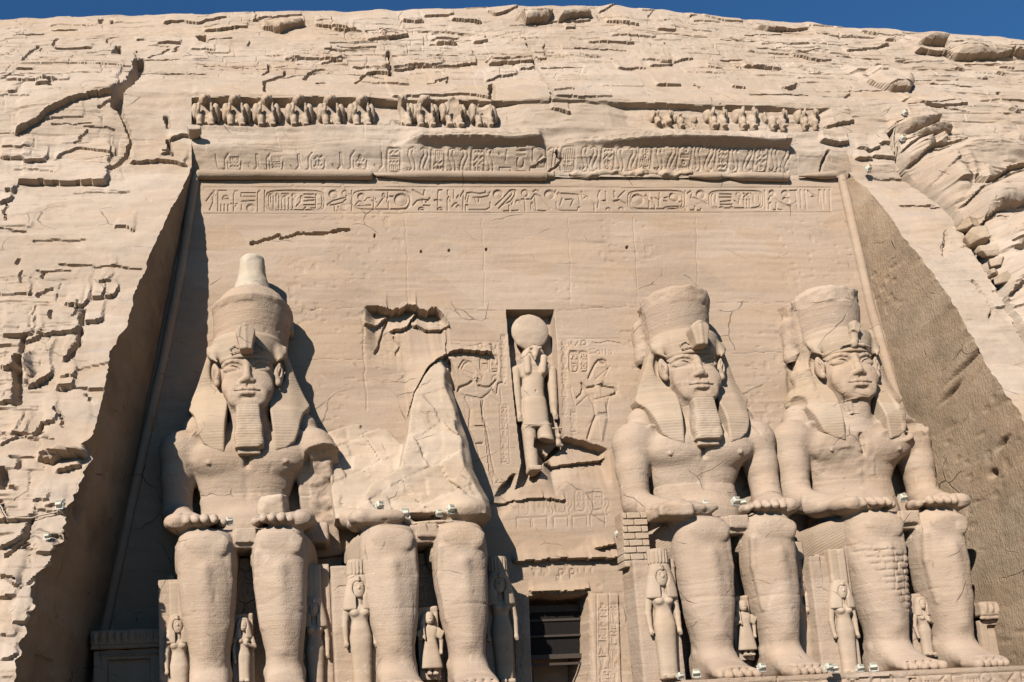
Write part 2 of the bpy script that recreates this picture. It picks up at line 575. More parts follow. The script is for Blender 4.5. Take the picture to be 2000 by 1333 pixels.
def sandstone(name, base, bump=0.5, strata=0.5, stain=0.0, dust=0.35, tool=0.0, pleat=None, patina=0.0, grain=1.0, cross=0.4, zmax=0):
    """weathered Nubian sandstone: bedding bands, cross-bedding, grain, dust, iron and grey stains"""
    k = NT(name)
    geo = k.n('ShaderNodeNewGeometry'); P = geo.outputs['Position']
    big = k.noise(P, .12, 3, .5)
    wob = k.noise(P, .35, 3, .5, out=1)
    wv = k.n('ShaderNodeVectorMath', operation='MULTIPLY_ADD'); k.l(wob, wv.inputs[0]); wv.inputs[1].default_value = (.5, .5, .55); k.l(P, wv.inputs[2])
    W = wv.outputs[0]
    bed = k.noise(k.mapping(W, (.10, .12, 2.1)), 1.0, 6, .62)
    bedf = k.noise(k.mapping(W, (.25, .3, 7.0), loc=(3, 1, 7)), 1.0, 4, .6)
    crs = k.noise(k.mapping(W, (.22, .3, 4.6), rot=(0, math.radians(16), 0)), 1.0, 5, .6)
    pat = k.noise(P, .7, 5, .6)
    fine = k.noise(P, 14.0, 5, .65)
    mid = k.noise(P, 3.2, 5, .6)
    b = np.array(base)
    dk = tuple(b * np.array([.76, .72, .68])); lt = tuple(np.minimum(b * np.array([1.14, 1.16, 1.2]), .8)); wm = tuple(b * np.array([1.01, .96, .90]))
    c = k.mix(k.mrange(pat, .35, .68, 0, 1), tuple(b), wm)
    c = k.mix(k.math('MULTIPLY', k.mrange(bed, .40, .60, 0, 1), strata), c, dk)
    c = k.mix(k.math('MULTIPLY', k.mrange(bedf, .52, .68, 0, 1), strata * .7), c, lt)
    c = k.mix(k.math('MULTIPLY', k.mrange(crs, .54, .70, 0, 1), cross * .6), c, tuple(b * .84))
    c = k.mix(k.mrange(big, .4, .65, 0, .45), c, lt)
    och = k.noise(k.mapping(P, (.35, .35, .55), loc=(5, 2, 8)), 1.0, 5, .6)
    c = k.mix(k.mrange(och, .52, .70, 0, .28), c, tuple(b * np.array([1.02, .88, .70])))
    gry = k.noise(k.mapping(W, (.3, .3, .9), loc=(1, 7, 3)), 1.0, 6, .65)
    c = k.mix(k.mrange(gry, .50, .70, 0, .5), c, tuple(b * np.array([.74, .76, .79])))
    stv = k.noise(k.mapping(P, (2.6, 2.6, .16)), 1.0, 5, .65)
    c = k.mix(k.math('MULTIPLY', k.mrange(stv, .60, .74, 0, .5), k.mrange(pat, .42, .6, 0, 1)), c, lt)
    # beds and repairs of slightly different stone, with an edge of their own
    vc = k.n('ShaderNodeTexVoronoi'); k.l(k.mapping(k_w2(k, P, wob), (.22, .22, .62)), vc.inputs['Vector']); vc.inputs['Scale'].default_value = 1.0
    sv = k.n('ShaderNodeSeparateColor'); k.l(vc.outputs['Color'], sv.inputs[0])
    c = k.mix(k.mrange(sv.outputs[0], .70, .72, 0, .38), c, lt)
    c = k.mix(k.mrange(sv.outputs[1], .72, .74, 0, .34), c, dk)
    c = k.mix(k.mrange(sv.outputs[2], .80, .82, 0, .22), c, tuple(b * np.array([1.0, .86, .68])))
    if stain > 0:       # grey-blue mineral bands
        sb = k.noise(k.mapping(W, (.16, .2, 1.3), loc=(9, 4, 2)), 1.0, 5, .65)
        c = k.mix(k.math('MULTIPLY', k.mrange(sb, .63, .72, 0, 1), stain), c, (.23, .21, .20))
    if patina > 0:      # dark desert varnish in patches
        pb = k.noise(P, .33, 6, .68)
        c = k.mix(k.math('MULTIPLY', k.mrange(pb, .46, .66, 0, 1), patina), c, (.12, .085, .055))
    if dust > 0:        # pale powder and lime scuffs
        db = k.noise(k.mapping(P, (2.2, 2.2, 1.5)), 1.0, 8, .75)
        c = k.mix(k.math('MULTIPLY', k.mrange(db, .60, .74, 0, 1), dust), c, (.62, .53, .41))
    c = k.mix(k.mrange(fine, .3, .7, .16 * grain, 0), c, tuple(b * .55))
    ckv = k.n('ShaderNodeTexVoronoi', feature='DISTANCE_TO_EDGE'); k.l(k.mapping(k_w2(k, P, wob), (.30, .30, .42)), ckv.inputs['Vector']); ckv.inputs['Scale'].default_value = 1.0
    ckm = k.math('MULTIPLY', k.mrange(ckv.outputs['Distance'], .004, .011, 1, 0), k.mrange(k.noise(P, .5, 3, .6, dist=.3), .54, .64, 0, 1))
    c = k.mix(k.math('MULTIPLY', ckm, .75), c, tuple(b * .32))
    k.l(c, k.b.inputs['Base Color'])
    k.b.inputs['Roughness'].default_value = .93
    k.b.inputs['Specular IOR Level'].default_value = .12
    # relief
    h = k.math('MULTIPLY', mid, .55)
    h = k.math('ADD', h, k.math('MULTIPLY', fine, .42))
    h = k.math('ADD', h, k.math('MULTIPLY', bedf, .5 * (.3 + strata)))
    h = k.math('ADD', h, k.math('MULTIPLY', crs, .5 * cross))
    pit = k.n('ShaderNodeTexVoronoi'); k.l(k.mapping(P, (1.6, 1.6, 2.4)), pit.inputs['Vector']); pit.inputs['Scale'].default_value = 1.3
    h = k.math('ADD', h, k.mrange(pit.outputs['Distance'], .0, .1, -.5, 0))
    h = k.math('SUBTRACT', h, k.math('MULTIPLY', ckm, .6))
    if tool > 0:        # chisel strokes running down at a slant
        tv = k.noise(k.mapping(P, (5.0, 3.4, .9), rot=(math.radians(-38), 0, 0)), 3.6, 4, .65)
        h = k.math('ADD', h, k.math('MULTIPLY', tv, tool))
    if pleat is not None:   # carved pleats: (direction, period, depth)
        dirv, per, dep = pleat
        dp = k.n('ShaderNodeVectorMath', operation='DOT_PRODUCT'); k.l(P, dp.inputs[0]); dp.inputs[1].default_value = dirv
        ph = k.math('SINE', k.math('ADD', k.math('MULTIPLY', dp.outputs['Value'], 2 * math.pi / per), k.math('MULTIPLY', mid, 1.2)))
        pl = k.math('MULTIPLY', k.math('MAXIMUM', k.math('MULTIPLY', ph, -1.0), -.2), -dep)
        sx = k.n('ShaderNodeSeparateXYZ'); k.l(P, sx.inputs[0])
        if zmax: pl = k.math('MULTIPLY', pl, k.mrange(sx.outputs[2], zmax - .3, zmax, 1, 0))
        h = k.math('ADD', h, pl)
    bm = k.n('ShaderNodeBump'); bm.inputs['Strength'].default_value = bump; bm.inputs['Distance'].default_value = .09
    k.l(h, bm.inputs['Height']); k.l(bm.outputs[0], k.b.inputs['Normal'])
    return k.m


def plain(name, col, rough=.6, metal=0.0, var=.15, scale=8.0, bump=.1, spec=.4):
    k = NT(name)
    geo = k.n('ShaderNodeNewGeometry'); P = geo.outputs['Position']
    n = k.noise(P, scale, 5, .6)
    b = np.array(col)
    c = k.mix(k.mrange(n, .3, .7, 0, 1), tuple(b * (1 - var)), tuple(np.minimum(b * (1 + var), .95)))
    k.l(c, k.b.inputs['Base Color']); k.b.inputs['Roughness'].default_value = rough; k.b.inputs['Metallic'].default_value = metal
    k.b.inputs['Specular IOR Level'].default_value = spec
    bm = k.n('ShaderNodeBump'); bm.inputs['Strength'].default_value = bump; bm.inputs['Distance'].default_value = .02
    k.l(n, bm.inputs['Height']); k.l(bm.outputs[0], k.b.inputs['Normal'])
    return k.m


M_CLIFF = sandstone('cliff_sandstone', (0.331, 0.255, 0.192), bump=.6, strata=.32, stain=.5, dust=.4, cross=.4)
M_WALL = sandstone('facade_sandstone', (0.302, 0.222, 0.159), bump=.5, strata=.34, stain=.18, dust=.22, cross=.6)
M_JAMB = sandstone('chiselled_sandstone', (0.264, 0.191, 0.128), bump=.8, strata=.12, dust=.12, tool=.85, patina=.6, cross=.0)
M_STAT = sandstone('statue_sandstone', (0.317, 0.235, 0.171), bump=.70, strata=.5, dust=.38, cross=.5)
M_NEMES = sandstone('pleated_headcloth_sandstone', (0.313, 0.235, 0.167), bump=.42, strata=.6, dust=.2, pleat=((0, 0, 1), 0.145, .15), zmax=15.3)
M_BEARD = sandstone('plaited_beard_sandstone', (0.320, 0.242, 0.174), bump=.5, strata=.5, dust=.2, pleat=((0, 0, 1), 0.125, .26))
M_KILT = sandstone('pleated_kilt_sandstone', (0.309, 0.231, 0.165), bump=.45, strata=.5, dust=.15, pleat=((0, .2, .98), 0.13, .30))
M_FIG = sandstone('figure_sandstone', (0.327, 0.246, 0.177), bump=.3, strata=.5, dust=.3, cross=.3)
M_RUIN = sandstone('broken_sandstone', (0.343, 0.262, 0.191), bump=.5, strata=.5, dust=.3, cross=.5)
M_BOULD = sandstone('boulder_sandstone', (0.313, 0.235, 0.166), bump=.6, strata=.5, stain=.3, dust=.3)
M_PLAST = sandstone('repair_plaster', (0.353, 0.290, 0.219), bump=.2, strata=.1, dust=.3, cross=.0)
M_SAND = sandstone('desert_sand', (.115, .094, .070), bump=.3, strata=.0, dust=.0, cross=0)
M_LAMP = plain('cream_enamel', (.40, .37, .29), .45, 0, .08)
M_LENS = plain('lamp_glass_face', (.30, .28, .22), .15, 0, .1)
M_IRON = plain('galvanised_bracket', (.45, .43, .38), .5, .4)
M_CABLE = plain('dusty_cable', (.34, .27, .19), .8)
M_GATE = plain('dark_bronze_bars', (.045, .033, .026), .5, .0, spec=.2)
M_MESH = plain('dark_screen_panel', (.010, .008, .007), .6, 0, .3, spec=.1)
M_DARK = plain('unlit_interior_stone', (.06, .045, .035), .9)
# ------------------------------------------------------------------ the cliff and the facade
ZTOP = 27.3
_pz = np.array([-6, 2, 8, 14, 20, 23, 26.8, 29, 32.2, 34, 37, 44.5, 60])
_py = np.array([30.1, 33, 35.5, 38, 40.4, 41.7, 43.9, 44.35, 44.95, 46.2, 48.3, 52.5, 62.0])


def flank_y(z): return np.interp(z, _pz, _py)


CL0, CL1 = (-2.57, 27.27), (-6.95, 2.87)        # facade corners (x, z)
CR0, CR1 = (33.0, 27.4), (34.2, 8.0)


def corner_l(z): return CL0[0] + (CL1[0] - CL0[0]) * (CL0[1] - z) / (CL0[1] - CL1[1])
def corner_r(z): return CR0[0] + (CR1[0] - CR0[0]) * (CR0[1] - z) / (CR0[1] - CR1[1])


PF = lambda x, z: flank_y(z)
_al = [(371, 337), (350, 380), (334, 412), (318, 445), (300, 480), (283, 528), (263, 570), (257, 603), (248, 640), (231, 662), (219, 682), (214, 700), (212, 725),
       (204, 765), (194, 800), (181, 846), (160, 868), (178, 896), (163, 925), (145, 955), (131, 1000), (135, 1022), (120, 1060), (98, 1092), (80, 1128), (62, 1180), (50, 1230), (36, 1290), (22, 1340)]
_a = np.array([USURF(x, y, PF) for x, y in _al])[::-1]
_alz, _alx = _a[:, 2], _a[:, 0]
_o = np.argsort(_alz); _alz, _alx = _alz[_o], _alx[_o]


def arris_l(z):
    z = np.asarray(z, float)
    v = np.interp(z, _alz, _alx)
    v = np.where(z < _alz[0], _alx[0] + (z - _alz[0]) * .15, v)
    j = .04 * vn2(z * 2.2, z * 0 + 3, 5) + .03 * vn2(z * 7, z * 0, 6)
    return np.where(z > 27.2, -2.62, v + j * smooth(27, 25, z) * (1 + 2.2 * smooth(12, 7, z)))


_ar = [(1658, 333), (1695, 364), (1725, 405), (1751, 440), (1776, 478), (1807, 520), (1846, 569), (1877, 622), (1912, 678), (1926, 709), (1944, 737), (1965, 772), (1989, 807)]
_b = np.array([USURF(x, y, PF) for x, y in _ar])
_o = np.argsort(_b[:, 2]); _arz, _arx = _b[_o, 2], _b[_o, 0]


def arris_r(z):
    z = np.asarray(z, float)
    v = np.interp(z, _arz, _arx)
    v = np.where(z < _arz[0], _arx[0] + (_arz[0] - z) * .04, v)
    j = .05 * vn2(z * 2.4, z * 0 + 8, 7) + .03 * vn2(z * 8, z * 0, 9)
    return np.where(z > 27.4, 33.45, v + j)


_crx = np.array([-40, -14.9, -5.5, 7.5, 17.6, 24.5, 33.3, 42.3, 53.4, 80])
_crz = np.array([42.7, 43.6, 44.15, 44.7, 45.3, 45.5, 44.8, 44.3, 43.75, 42.4])


def crest_z(x): return np.interp(x, _crx, _crz) + .10 * vn2(x * .9, x * 0, 3)


# ---- things cut into or standing out of the rock ----------------------------
def seg_dist(X, Z, P):
    d = np.full(X.shape, 1e9, np.float32)
    for a, b in zip(P[:-1], P[1:]):
        e = b - a; L2 = max(e @ e, 1e-9)
        t = np.clip(((X - a[0]) * e[0] + (Z - a[1]) * e[1]) / L2, 0, 1)
        d = np.minimum(d, (X - a[0] - t * e[0]) ** 2 + (Z - a[1] - t * e[1]) ** 2)
    return np.sqrt(d)


def apply_lines(X, Z, D, lines):
    """lines: (kind, pts[(x,z)], a, w). Adds to D (positive = towards the viewer)"""
    Xf, Zf, Df = X.ravel(), Z.ravel(), D.ravel()
    for kind, P, a, w in lines:
        P = np.asarray(P, float)
        if kind == 'L':        # ledge: the rock above the line stands out, dark underside
            if len(P) == 1: continue
            o = np.argsort(P[:, 0]); P = P[o]
            m = np.nonzero((Xf > P[0, 0] - .05) & (Xf < P[-1, 0] + .05) & (Zf > P[:, 1].min() - .5) & (Zf < P[:, 1].max() + 3.2 * w))[0]
            if not len(m): continue
            x, z = Xf[m], Zf[m]
            zl = np.interp(x, P[:, 0], P[:, 1]) + .05 * vn2(x * 2.3, x * 0 + a * 50, 21) + .035 * vn2(x * 6, x * 0 + a * 50, 22)
            tp = np.minimum(smooth(0, min(.22, .25 * (P[-1, 0] - P[0, 0])), x - P[0, 0] + .05 + .10 * vn2(z * 2.5, z * 0, 24)), smooth(0, min(.12, .2 * (P[-1, 0] - P[0, 0])), P[-1, 0] - x + .05 + .10 * vn2(z * 2.5, z * 0 + 3, 25)))
            aa = a * tp * (.9 + .22 * vn2(x * .5 + z * .4, z * .5 + 4, 23))
            h = z - zl
            wv = w * (.75 + .5 * vn2(x * .6, z * .6, 26))
            Df[m] += np.where(h > 0, aa * np.clip(1.12 * np.exp(-h / wv) - .12, 0, 1), -.22 * aa * np.exp(h / .2))
        elif kind == 'K':      # crack
            m = np.nonzero((Xf > P[:, 0].min() - 3 * w) & (Xf < P[:, 0].max() + 3 * w) & (Zf > P[:, 1].min() - 3 * w) & (Zf < P[:, 1].max() + 3 * w))[0]
            if not len(m): continue
            x = Xf[m] + .06 * vn2(Xf[m] * 3, Zf[m] * 3, 31); z = Zf[m] + .06 * vn2(Xf[m] * 3, Zf[m] * 3, 32)
            d = seg_dist(x, z, P)
            Df[m] -= a * np.clip(1.25 - (d / w) ** 2, 0, 1)
        elif kind == 'S':      # carved stroke, crisp
            m = np.nonzero((Xf > P[:, 0].min() - 2 * w) & (Xf < P[:, 0].max() + 2 * w) & (Zf > P[:, 1].min() - 2 * w) & (Zf < P[:, 1].max() + 2 * w))[0]
            if not len(m): continue
            d = seg_dist(Xf[m], Zf[m], P)
            Df[m] = np.minimum(Df[m], Df[m] * .3 - a * smooth(w * 1.45, w * .25, d))
        elif kind == 'D':      # sunk dish (disc / blob); pts = outline
            m = np.nonzero((Xf > P[:, 0].min() - .1) & (Xf < P[:, 0].max() + .1) & (Zf > P[:, 1].min() - .1) & (Zf < P[:, 1].max() + .1))[0]
            if not len(m): continue
            d = poly_sdf(P, Xf[m], Zf[m])
            Df[m] -= a * smooth(.03, -.05, d) * (1 - .75 * smooth(-.05, -w, d))
        elif kind == 'B':      # bump outline: raised body with rounded edge
            m = np.nonzero((Xf > P[:, 0].min() - .1) & (Xf < P[:, 0].max() + .1) & (Zf > P[:, 1].min() - .1) & (Zf < P[:, 1].max() + .1))[0]
            if not len(m): continue
            d = poly_sdf(P, Xf[m], Zf[m])
            Df[m] += a * np.sqrt(np.clip(smooth(.02, -w, d), 0, 1))
        elif kind == 'H':      # sharp-edged hole
            m = np.nonzero((Xf > P[:, 0].min() - .1) & (Xf < P[:, 0].max() + .1) & (Zf > P[:, 1].min() - .1) & (Zf < P[:, 1].max() + .1))[0]
            if not len(m): continue
            d = poly_sdf(P, Xf[m] + .05 * vn2(Xf[m] * 4, Zf[m] * 4, 41), Zf[m] + .05 * vn2(Xf[m] * 4, Zf[m] * 4, 42))
            Df[m] -= a * smooth(.03, -w, d)
    return Df.reshape(D.shape)


def tr(x0, y0, s, pts): return [(x0 + p[0] * s, y0 + p[1] * s) for p in pts]


def Z1(*p): return tr(0, 0, .35, p)
def Z2(*p): return tr(650, 0, .35, p)
def Z3(*p): return tr(1300, 0, .35, p)
def Z4(*p): return tr(0, 440, .35, p)
def Z6(*p): return tr(1300, 440, .35, p)
def Z7(*p): return tr(0, 873, .35, p)


def on_cliff(px): return [tuple(USURF(x, y, PF)[[0, 2]]) for x, y in px]


cliff_px = [
    ('K', Z1((655, 600), (662, 510), (735, 450), (772, 385), (778, 335)), .95, .30), ('L', Z1((90, 765), (190, 700), (270, 640), (385, 590), (400, 582), (490, 560), (500, 545), (640, 530)), .75, 1.6),
    ('K', Z1((660, 600), (700, 690), (735, 790), (715, 830), (700, 880), (610, 950)), .35, .09), ('L', Z1((0, 880), (130, 890), (140, 912), (200, 905), (265, 900)), .45, .9),
    ('L', Z1((310, 888), (370, 850), (440, 830), (560, 850), (640, 870)), .28, .8), ('L', Z1((730, 905), (870, 907), (940, 905), (1040, 928)), .35, .8),
    ('L', Z1((85, 1080), (110, 1032), (280, 1028), (440, 1030), (602, 1036)), .72, 1.5), ('L', Z1((20, 1080), (88, 1080)), .4, .5), ('L', Z1((0, 1152), (60, 1132), (76, 1112)), .45, .6),
    ('L', Z1((870, 243), (1003, 235)), .35, .6), ('L', Z1((750, 210), (806, 209)), .25, .4), ('L', Z1((300, 262), (510, 254)), .3, .5), ('L', Z1((100, 352), (430, 350), (740, 378)), .22, 1.2),
    ('H', Z1((622, 300), (645, 235), (676, 245), (676, 300)), .7, .15), ('H', Z1((1095, 190), (1150, 185), (1165, 235), (1110, 225)), .55, .15), ('H', Z1((545, 90), (572, 90), (570, 112), (548, 112)), .5, .1), ('H', Z1((608, 95), (632, 95), (630, 115), (610, 115)), .5, .1),
    ('L', Z1((915, 118), (1010, 108), (1100, 120), (1262, 98)), .4, .7), ('L', Z1((1410, 118), (1550, 102), (1690, 95)), .45, .6), ('L', Z1((1465, 165), (1560, 188), (1700, 150)), .55, .8), ('L', Z1((1760, 150), (1900, 168), (1985, 190)), .4, .6),
    ('K', Z1((1498, 355), (1502, 390), (1470, 420)), .35, .08), ('K', Z1((1478, 515), (1474, 455), (1530, 440), (1590, 420), (1588, 400)), .4, .09), ('K', Z1((1698, 442), (1748, 395), (1810, 390)), .4, .1), ('K', Z1((1770, 465), (1815, 465)), .3, .08),
    ('K', Z1((925, 660), (940, 710)), .45, .12), ('K', Z1((925, 850), (958, 850), (935, 790)), .5, .12), ('L', Z1((940, 790), (1010, 760), (1120, 765)), .4, .6), ('L', Z1((900, 880), (950, 862), (960, 880)), .3, .4),
    ('L', Z1((35, 524), (100, 522)), .3, .5), ('L', Z1((200, 492), (292, 488)), .45, .6), ('K', Z1((285, 460), (290, 500)), .3, .1), ('L', Z1((0, 445), (80, 415)), .2, .5),
    ('K', Z1((120, 330), (150, 290), (205, 235)), .35, .09), ('K', Z1((1380, 260), (1395, 235)), .25, .07), ('K', Z1((560, 610), (590, 590), (640, 560)), .3, .08), ('L', Z1((250, 667), (470, 660)), .2, .7),
    ('L', Z1((240, 440), (262, 432)), .25, .3), ('L', Z1((1060, 330), (1160, 325)), .15, .5), ('L', Z1((1610, 340), (1670, 338)), .2, .4), ('L', Z1((1790, 360), (1930, 325)), .2, .5),
    ('L', Z2((380, 130), (500, 142)), .5, .6), ('L', Z2((500, 110), (680, 104)), .4, .5), ('L', Z2((655, 128), (820, 150)), .4, .5), ('L', Z2((730, 72), (860, 58)), .45, .6), ('L', Z2((860, 92), (900, 112), (960, 96), (1025, 72)), .6, .7),
    ('L', Z2((1025, 135), (1062, 170), (1190, 152), (1218, 98)), .7, .8), ('L', Z2((1248, 160), (1330, 142), (1432, 124)), .55, .7), ('L', Z2((1475, 105), (1560, 62), (1585, 48)), .6, .6), ('L', Z2((1700, 92), (1785, 92)), .5, .5),
    ('L', Z2((272, 216), (300, 232), (415, 214)), .5, .6), ('K', Z2((310, 300), (325, 350), (322, 425)), .6, .16), ('L', Z2((178, 430), (240, 412), (322, 424)), .4, .8), ('L', Z2((330, 402), (480, 386), (560, 386), (700, 380), (800, 364)), .4, .8), ('L', Z2((870, 372), (1000, 376), (1115, 376)), .45, .8),
    ('L', Z2((855, 462), (930, 436), (1030, 430)), .3, .9), ('L', Z2((1028, 410), (1125, 398)), .35, .7), ('K', Z2((1068, 240), (1110, 320), (1115, 380), (1160, 440), (1215, 515), (1215, 570)), .3, .08),
    ('L', Z2((570, 248), (600, 255), (682, 257)), .5, .6), ('L', Z2((775, 255), (855, 249)), .45, .5), ('K', Z2((890, 478), (888, 545)), .6, .2), ('L', Z2((320, 545), (480, 545), (640, 536), (750, 530), (885, 548)), .32, 1.2), ('L', Z2((1210, 522), (1335, 515)), .2, .6),
    ('L', Z2((1225, 560), (1350, 560), (1560, 556)), .2, .9), ('L', Z2((1208, 605), (1330, 636)), .4, .4), ('L', Z2((1405, 266), (1665, 264)), .3, .6), ('K', Z2((1848, 260), (1890, 340), (1886, 380)), .25, .08), ('L', Z2((1755, 382), (1890, 378)), .3, .7),
    ('L', Z2((1700, 345), (1885, 368)), .2, .4), ('L', Z2((1290, 190), (1350, 185)), .35, .4), ('L', Z2((1510, 150), (1690, 175)), .45, .6), ('L', Z2((1800, 190), (1910, 195)), .4, .5), ('L', Z2((0, 182), (90, 186)), .35, .5), ('L', Z2((180, 240), (300, 232)), .3, .6),
    ('K', Z2((30, 270), (240, 275)), .2, .06), ('K', Z2((130, 470), (180, 430)), .25, .07), ('L', Z2((1115, 312), (1230, 318)), .2, .4), ('K', Z2((600, 455), (640, 435), (640, 470)), .2, .07),
    ('L', Z3((118, 120), (162, 108)), .5, .5), ('L', Z3((200, 110), (330, 132), (432, 130)), .5, .6), ('L', Z3((495, 160), (560, 182), (795, 170)), .6, .8), ('L', Z3((800, 150), (1000, 152)), .4, .5), ('L', Z3((1085, 178), (1180, 192)), .5, .6), ('L', Z3((1225, 230), (1292, 236)), .4, .4),
    ('L', Z3((1395, 266), (1480, 272), (1560, 266)), .8, .9), ('K', Z3((1560, 265), (1572, 232)), .7, .2), ('L', Z3((1385, 300), (1560, 305), (1610, 328), (1700, 332), (1850, 320), (1940, 312), (2040, 322)), .85, 1.2), ('L', Z3((700, 326), (850, 352), (920, 350)), .3, .6), ('L', Z3((690, 362), (780, 396), (862, 416)), .3, .5),
    ('L', Z3((648, 496), (740, 490)), .35, .5), ('K', Z3((742, 470), (700, 500)), .4, .15), ('L', Z3((1100, 460), (1240, 512), (1352, 522), (1372, 480)), .6, 1.2), ('L', Z3((1130, 418), (1200, 408)), .4, .4), ('L', Z3((1355, 566), (1450, 592), (1590, 590), (1685, 586)), .4, .7), ('L', Z3((1315, 568), (1362, 556)), .3, .4), ('L', Z3((1910, 600), (1985, 640)), .5, .5),
    ('L', Z3((1320, 762), (1420, 738), (1510, 690)), .5, .7), ('L', Z3((1300, 862), (1400, 800), (1480, 775), (1570, 768)), .6, .9), ('L', Z3((1310, 952), (1370, 932), (1450, 872), (1535, 850)), .55, .9), ('L', Z3((1530, 850), (1600, 830), (1660, 812)), .4, .6),
    ('K', Z3((1262, 740), (1290, 860), (1330, 960), (1450, 1072), (1600, 1200), (1700, 1315)), 1.0, .17), ('L', Z3((1640, 1080), (1660, 1115), (1700, 1112), (1830, 1040), (1995, 985)), .7, 1.0), ('L', Z3((1620, 1190), (1690, 1132), (1830, 1065), (2010, 1022)), .5, .6), ('L', Z3((1660, 1285), (1720, 1292), (1760, 1252), (1860, 1230), (2010, 1200)), .8, .9),
    ('L', Z3((1450, 1072), (1530, 1010)), .4, .6), ('L', Z3((1540, 1105), (1600, 1100)), .4, .4), ('L', Z3((1060, 886), (1150, 892)), .5, .5), ('L', Z3((1155, 880), (1292, 886)), .5, .5), ('L', Z3((1065, 832), (1140, 842), (1200, 826)), .45, .5), ('L', Z3((1190, 805), (1255, 800)), .4, .4), ('L', Z3((860, 790), (960, 812), (1022, 798)), .65, .5),
    ('L', Z3((890, 700), (960, 695), (1050, 690)), .45, .5), ('K', Z3((895, 912), (895, 880), (915, 840)), .4, .09), ('L', Z3((1840, 405), (1900, 418)), .3, .4), ('L', Z3((1740, 440), (1800, 440)), .3, .4), ('L', Z3((1850, 370), (1960, 380)), .35, .5), ('L', Z3((1610, 378), (1675, 390)), .3, .4),
    ('L', Z3((1250, 715), (1300, 690), (1380, 690)), .5, .5), ('L', Z3((370, 490), (455, 498)), .3, .4), ('L', Z3((100, 410), (330, 420)), .15, .9), ('K', Z3((1350, 1000), (1180, 995)), .25, .06), ('K', Z3((1320, 1150), (1490, 1155)), .25, .06),
    ('K', Z6((1590, -60), (1700, 100), (1850, 330), (2010, 640)), 1.0, .16), ('L', Z6((1640, 20), (1780, 130)), .5, .5), ('L', Z6((1820, 200), (1900, 190)), .5, .5), ('L', Z6((1880, 420), (2020, 300)), .5, .6), ('L', Z6((1960, 600), (2040, 560)), .6, .6), ('L', Z6((1850, 340), (1920, 430)), .5, .5),
    ('K', Z6((1810, 520), (1830, 470), (1780, 380), (1720, 310)), .35, .08), ('K', Z6((1560, 170), (1565, 60)), .3, .1),
    ('L', Z4((0, 626), (188, 620)), .5, .8), ('L', Z4((190, 605), (270, 622), (442, 590)), .5, .8), ('K', Z4((445, 590), (440, 655), (395, 735)), .5, .12), ('K', Z4((470, 480), (460, 560)), .35, .09), ('L', Z4((370, 458), (470, 456), (497, 430)), .4, .6), ('L', Z4((465, 548), (582, 535)), .45, .6), ('K', Z4((290, 490), (288, 530)), .3, .07),
    ('K', Z4((138, 632), (130, 715)), .4, .1), ('L', Z4((135, 660), (235, 625)), .4, .5), ('K', Z4((105, 750), (100, 985)), .7, .2), ('L', Z4((145, 922), (205, 905), (285, 848)), .6, .9), ('L', Z4((0, 800), (90, 805), (110, 770)), .55, .7), ('L', Z4((300, 925), (412, 908)), .5, .6), ('L', Z4((0, 998), (122, 990)), .55, .8), ('L', Z4((230, 1112), (310, 1103)), .4, .6), ('K', Z4((232, 1110), (205, 1160)), .5, .12), ('L', Z4((350, 770), (400, 730)), .5, .5),
    ('L', Z4((340, 860), (420, 850)), .3, .5), ('L', Z4((130, 800), (190, 860)), .5, .5), ('H', Z4((100, 940), (125, 940), (122, 990), (98, 990)), .8, .15), ('L', Z4((210, 1305), (330, 1300), (480, 1292)), .5, .7), ('L', Z4((522, 410), (575, 412), (582, 385)), .45, .4), ('L', Z4((590, 412), (642, 410), (655, 378)), .45, .4), ('L', Z4((560, 325), (625, 315)), .3, .4), ('L', Z4((615, 235), (645, 232)), .3, .3), ('L', Z4((640, 15), (700, 12), (760, 45)), .3, .5), ('K', Z4((125, 270), (130, 330)), .2, .06), ('K', Z4((235, 300), (245, 260)), .2, .07), ('K', Z4((95, 215), (105, 190)), .2, .07),
    ('H', Z4((165, 390), (190, 385), (175, 405)), .3, .05), ('H', Z4((470, 940), (485, 940), (485, 955), (470, 955)), .3, .05), ('H', Z4((500, 965), (512, 965), (512, 985), (500, 985)), .3, .05), ('L', Z4((35, 1170), (160, 1158)), .3, .5), ('L', Z4((0, 1240), (110, 1180)), .35, .6),
    ('L', Z7((210, 75), (300, 92), (345, 66), (480, 62)), .6, .6), ('K', Z7((0, 150), (12, 200)), .8, .25), ('L', Z7((300, 140), (440, 108)), .5, .5), ('L', Z7((188, 310), (262, 304)), .35, .4), ('L', Z7((250, 340), (350, 330)), .3, .5), ('L', Z7((0, 575), (60, 560), (150, 500)), .5, .6), ('L', Z7((200, 600), (300, 600)), .4, .4), ('L', Z7((270, 500), (370, 520)), .4, .4), ('L', Z7((180, 830), (230, 835)), .4, .4), ('L', Z7((80, 990), (150, 990)), .4, .5), ('L', Z7((0, 410), (100, 405), (190, 395)), .45, .6), ('L', Z7((0, 720), (120, 800)), .4, .6), ('L', Z7((0, 860), (100, 840)), .35, .6), ('L', Z7((0, 1060), (100, 1070)), .35, .5), ('L', Z7((20, 1200), (100, 1180)), .35, .5),
    ('K', Z7((180, 400), (150, 520), (50, 620)), .4, .1), ('K', Z7((0, 300), (45, 400)), .25, .06), ('K', Z7((110, 80), (100, 120)), .3, .08),
]
cliff_lines = [(k, on_cliff(p), a * (.52 if k == 'L' else .8), w * (1.9 if k == 'L' else 1)) for k, p, a, w in cliff_px]
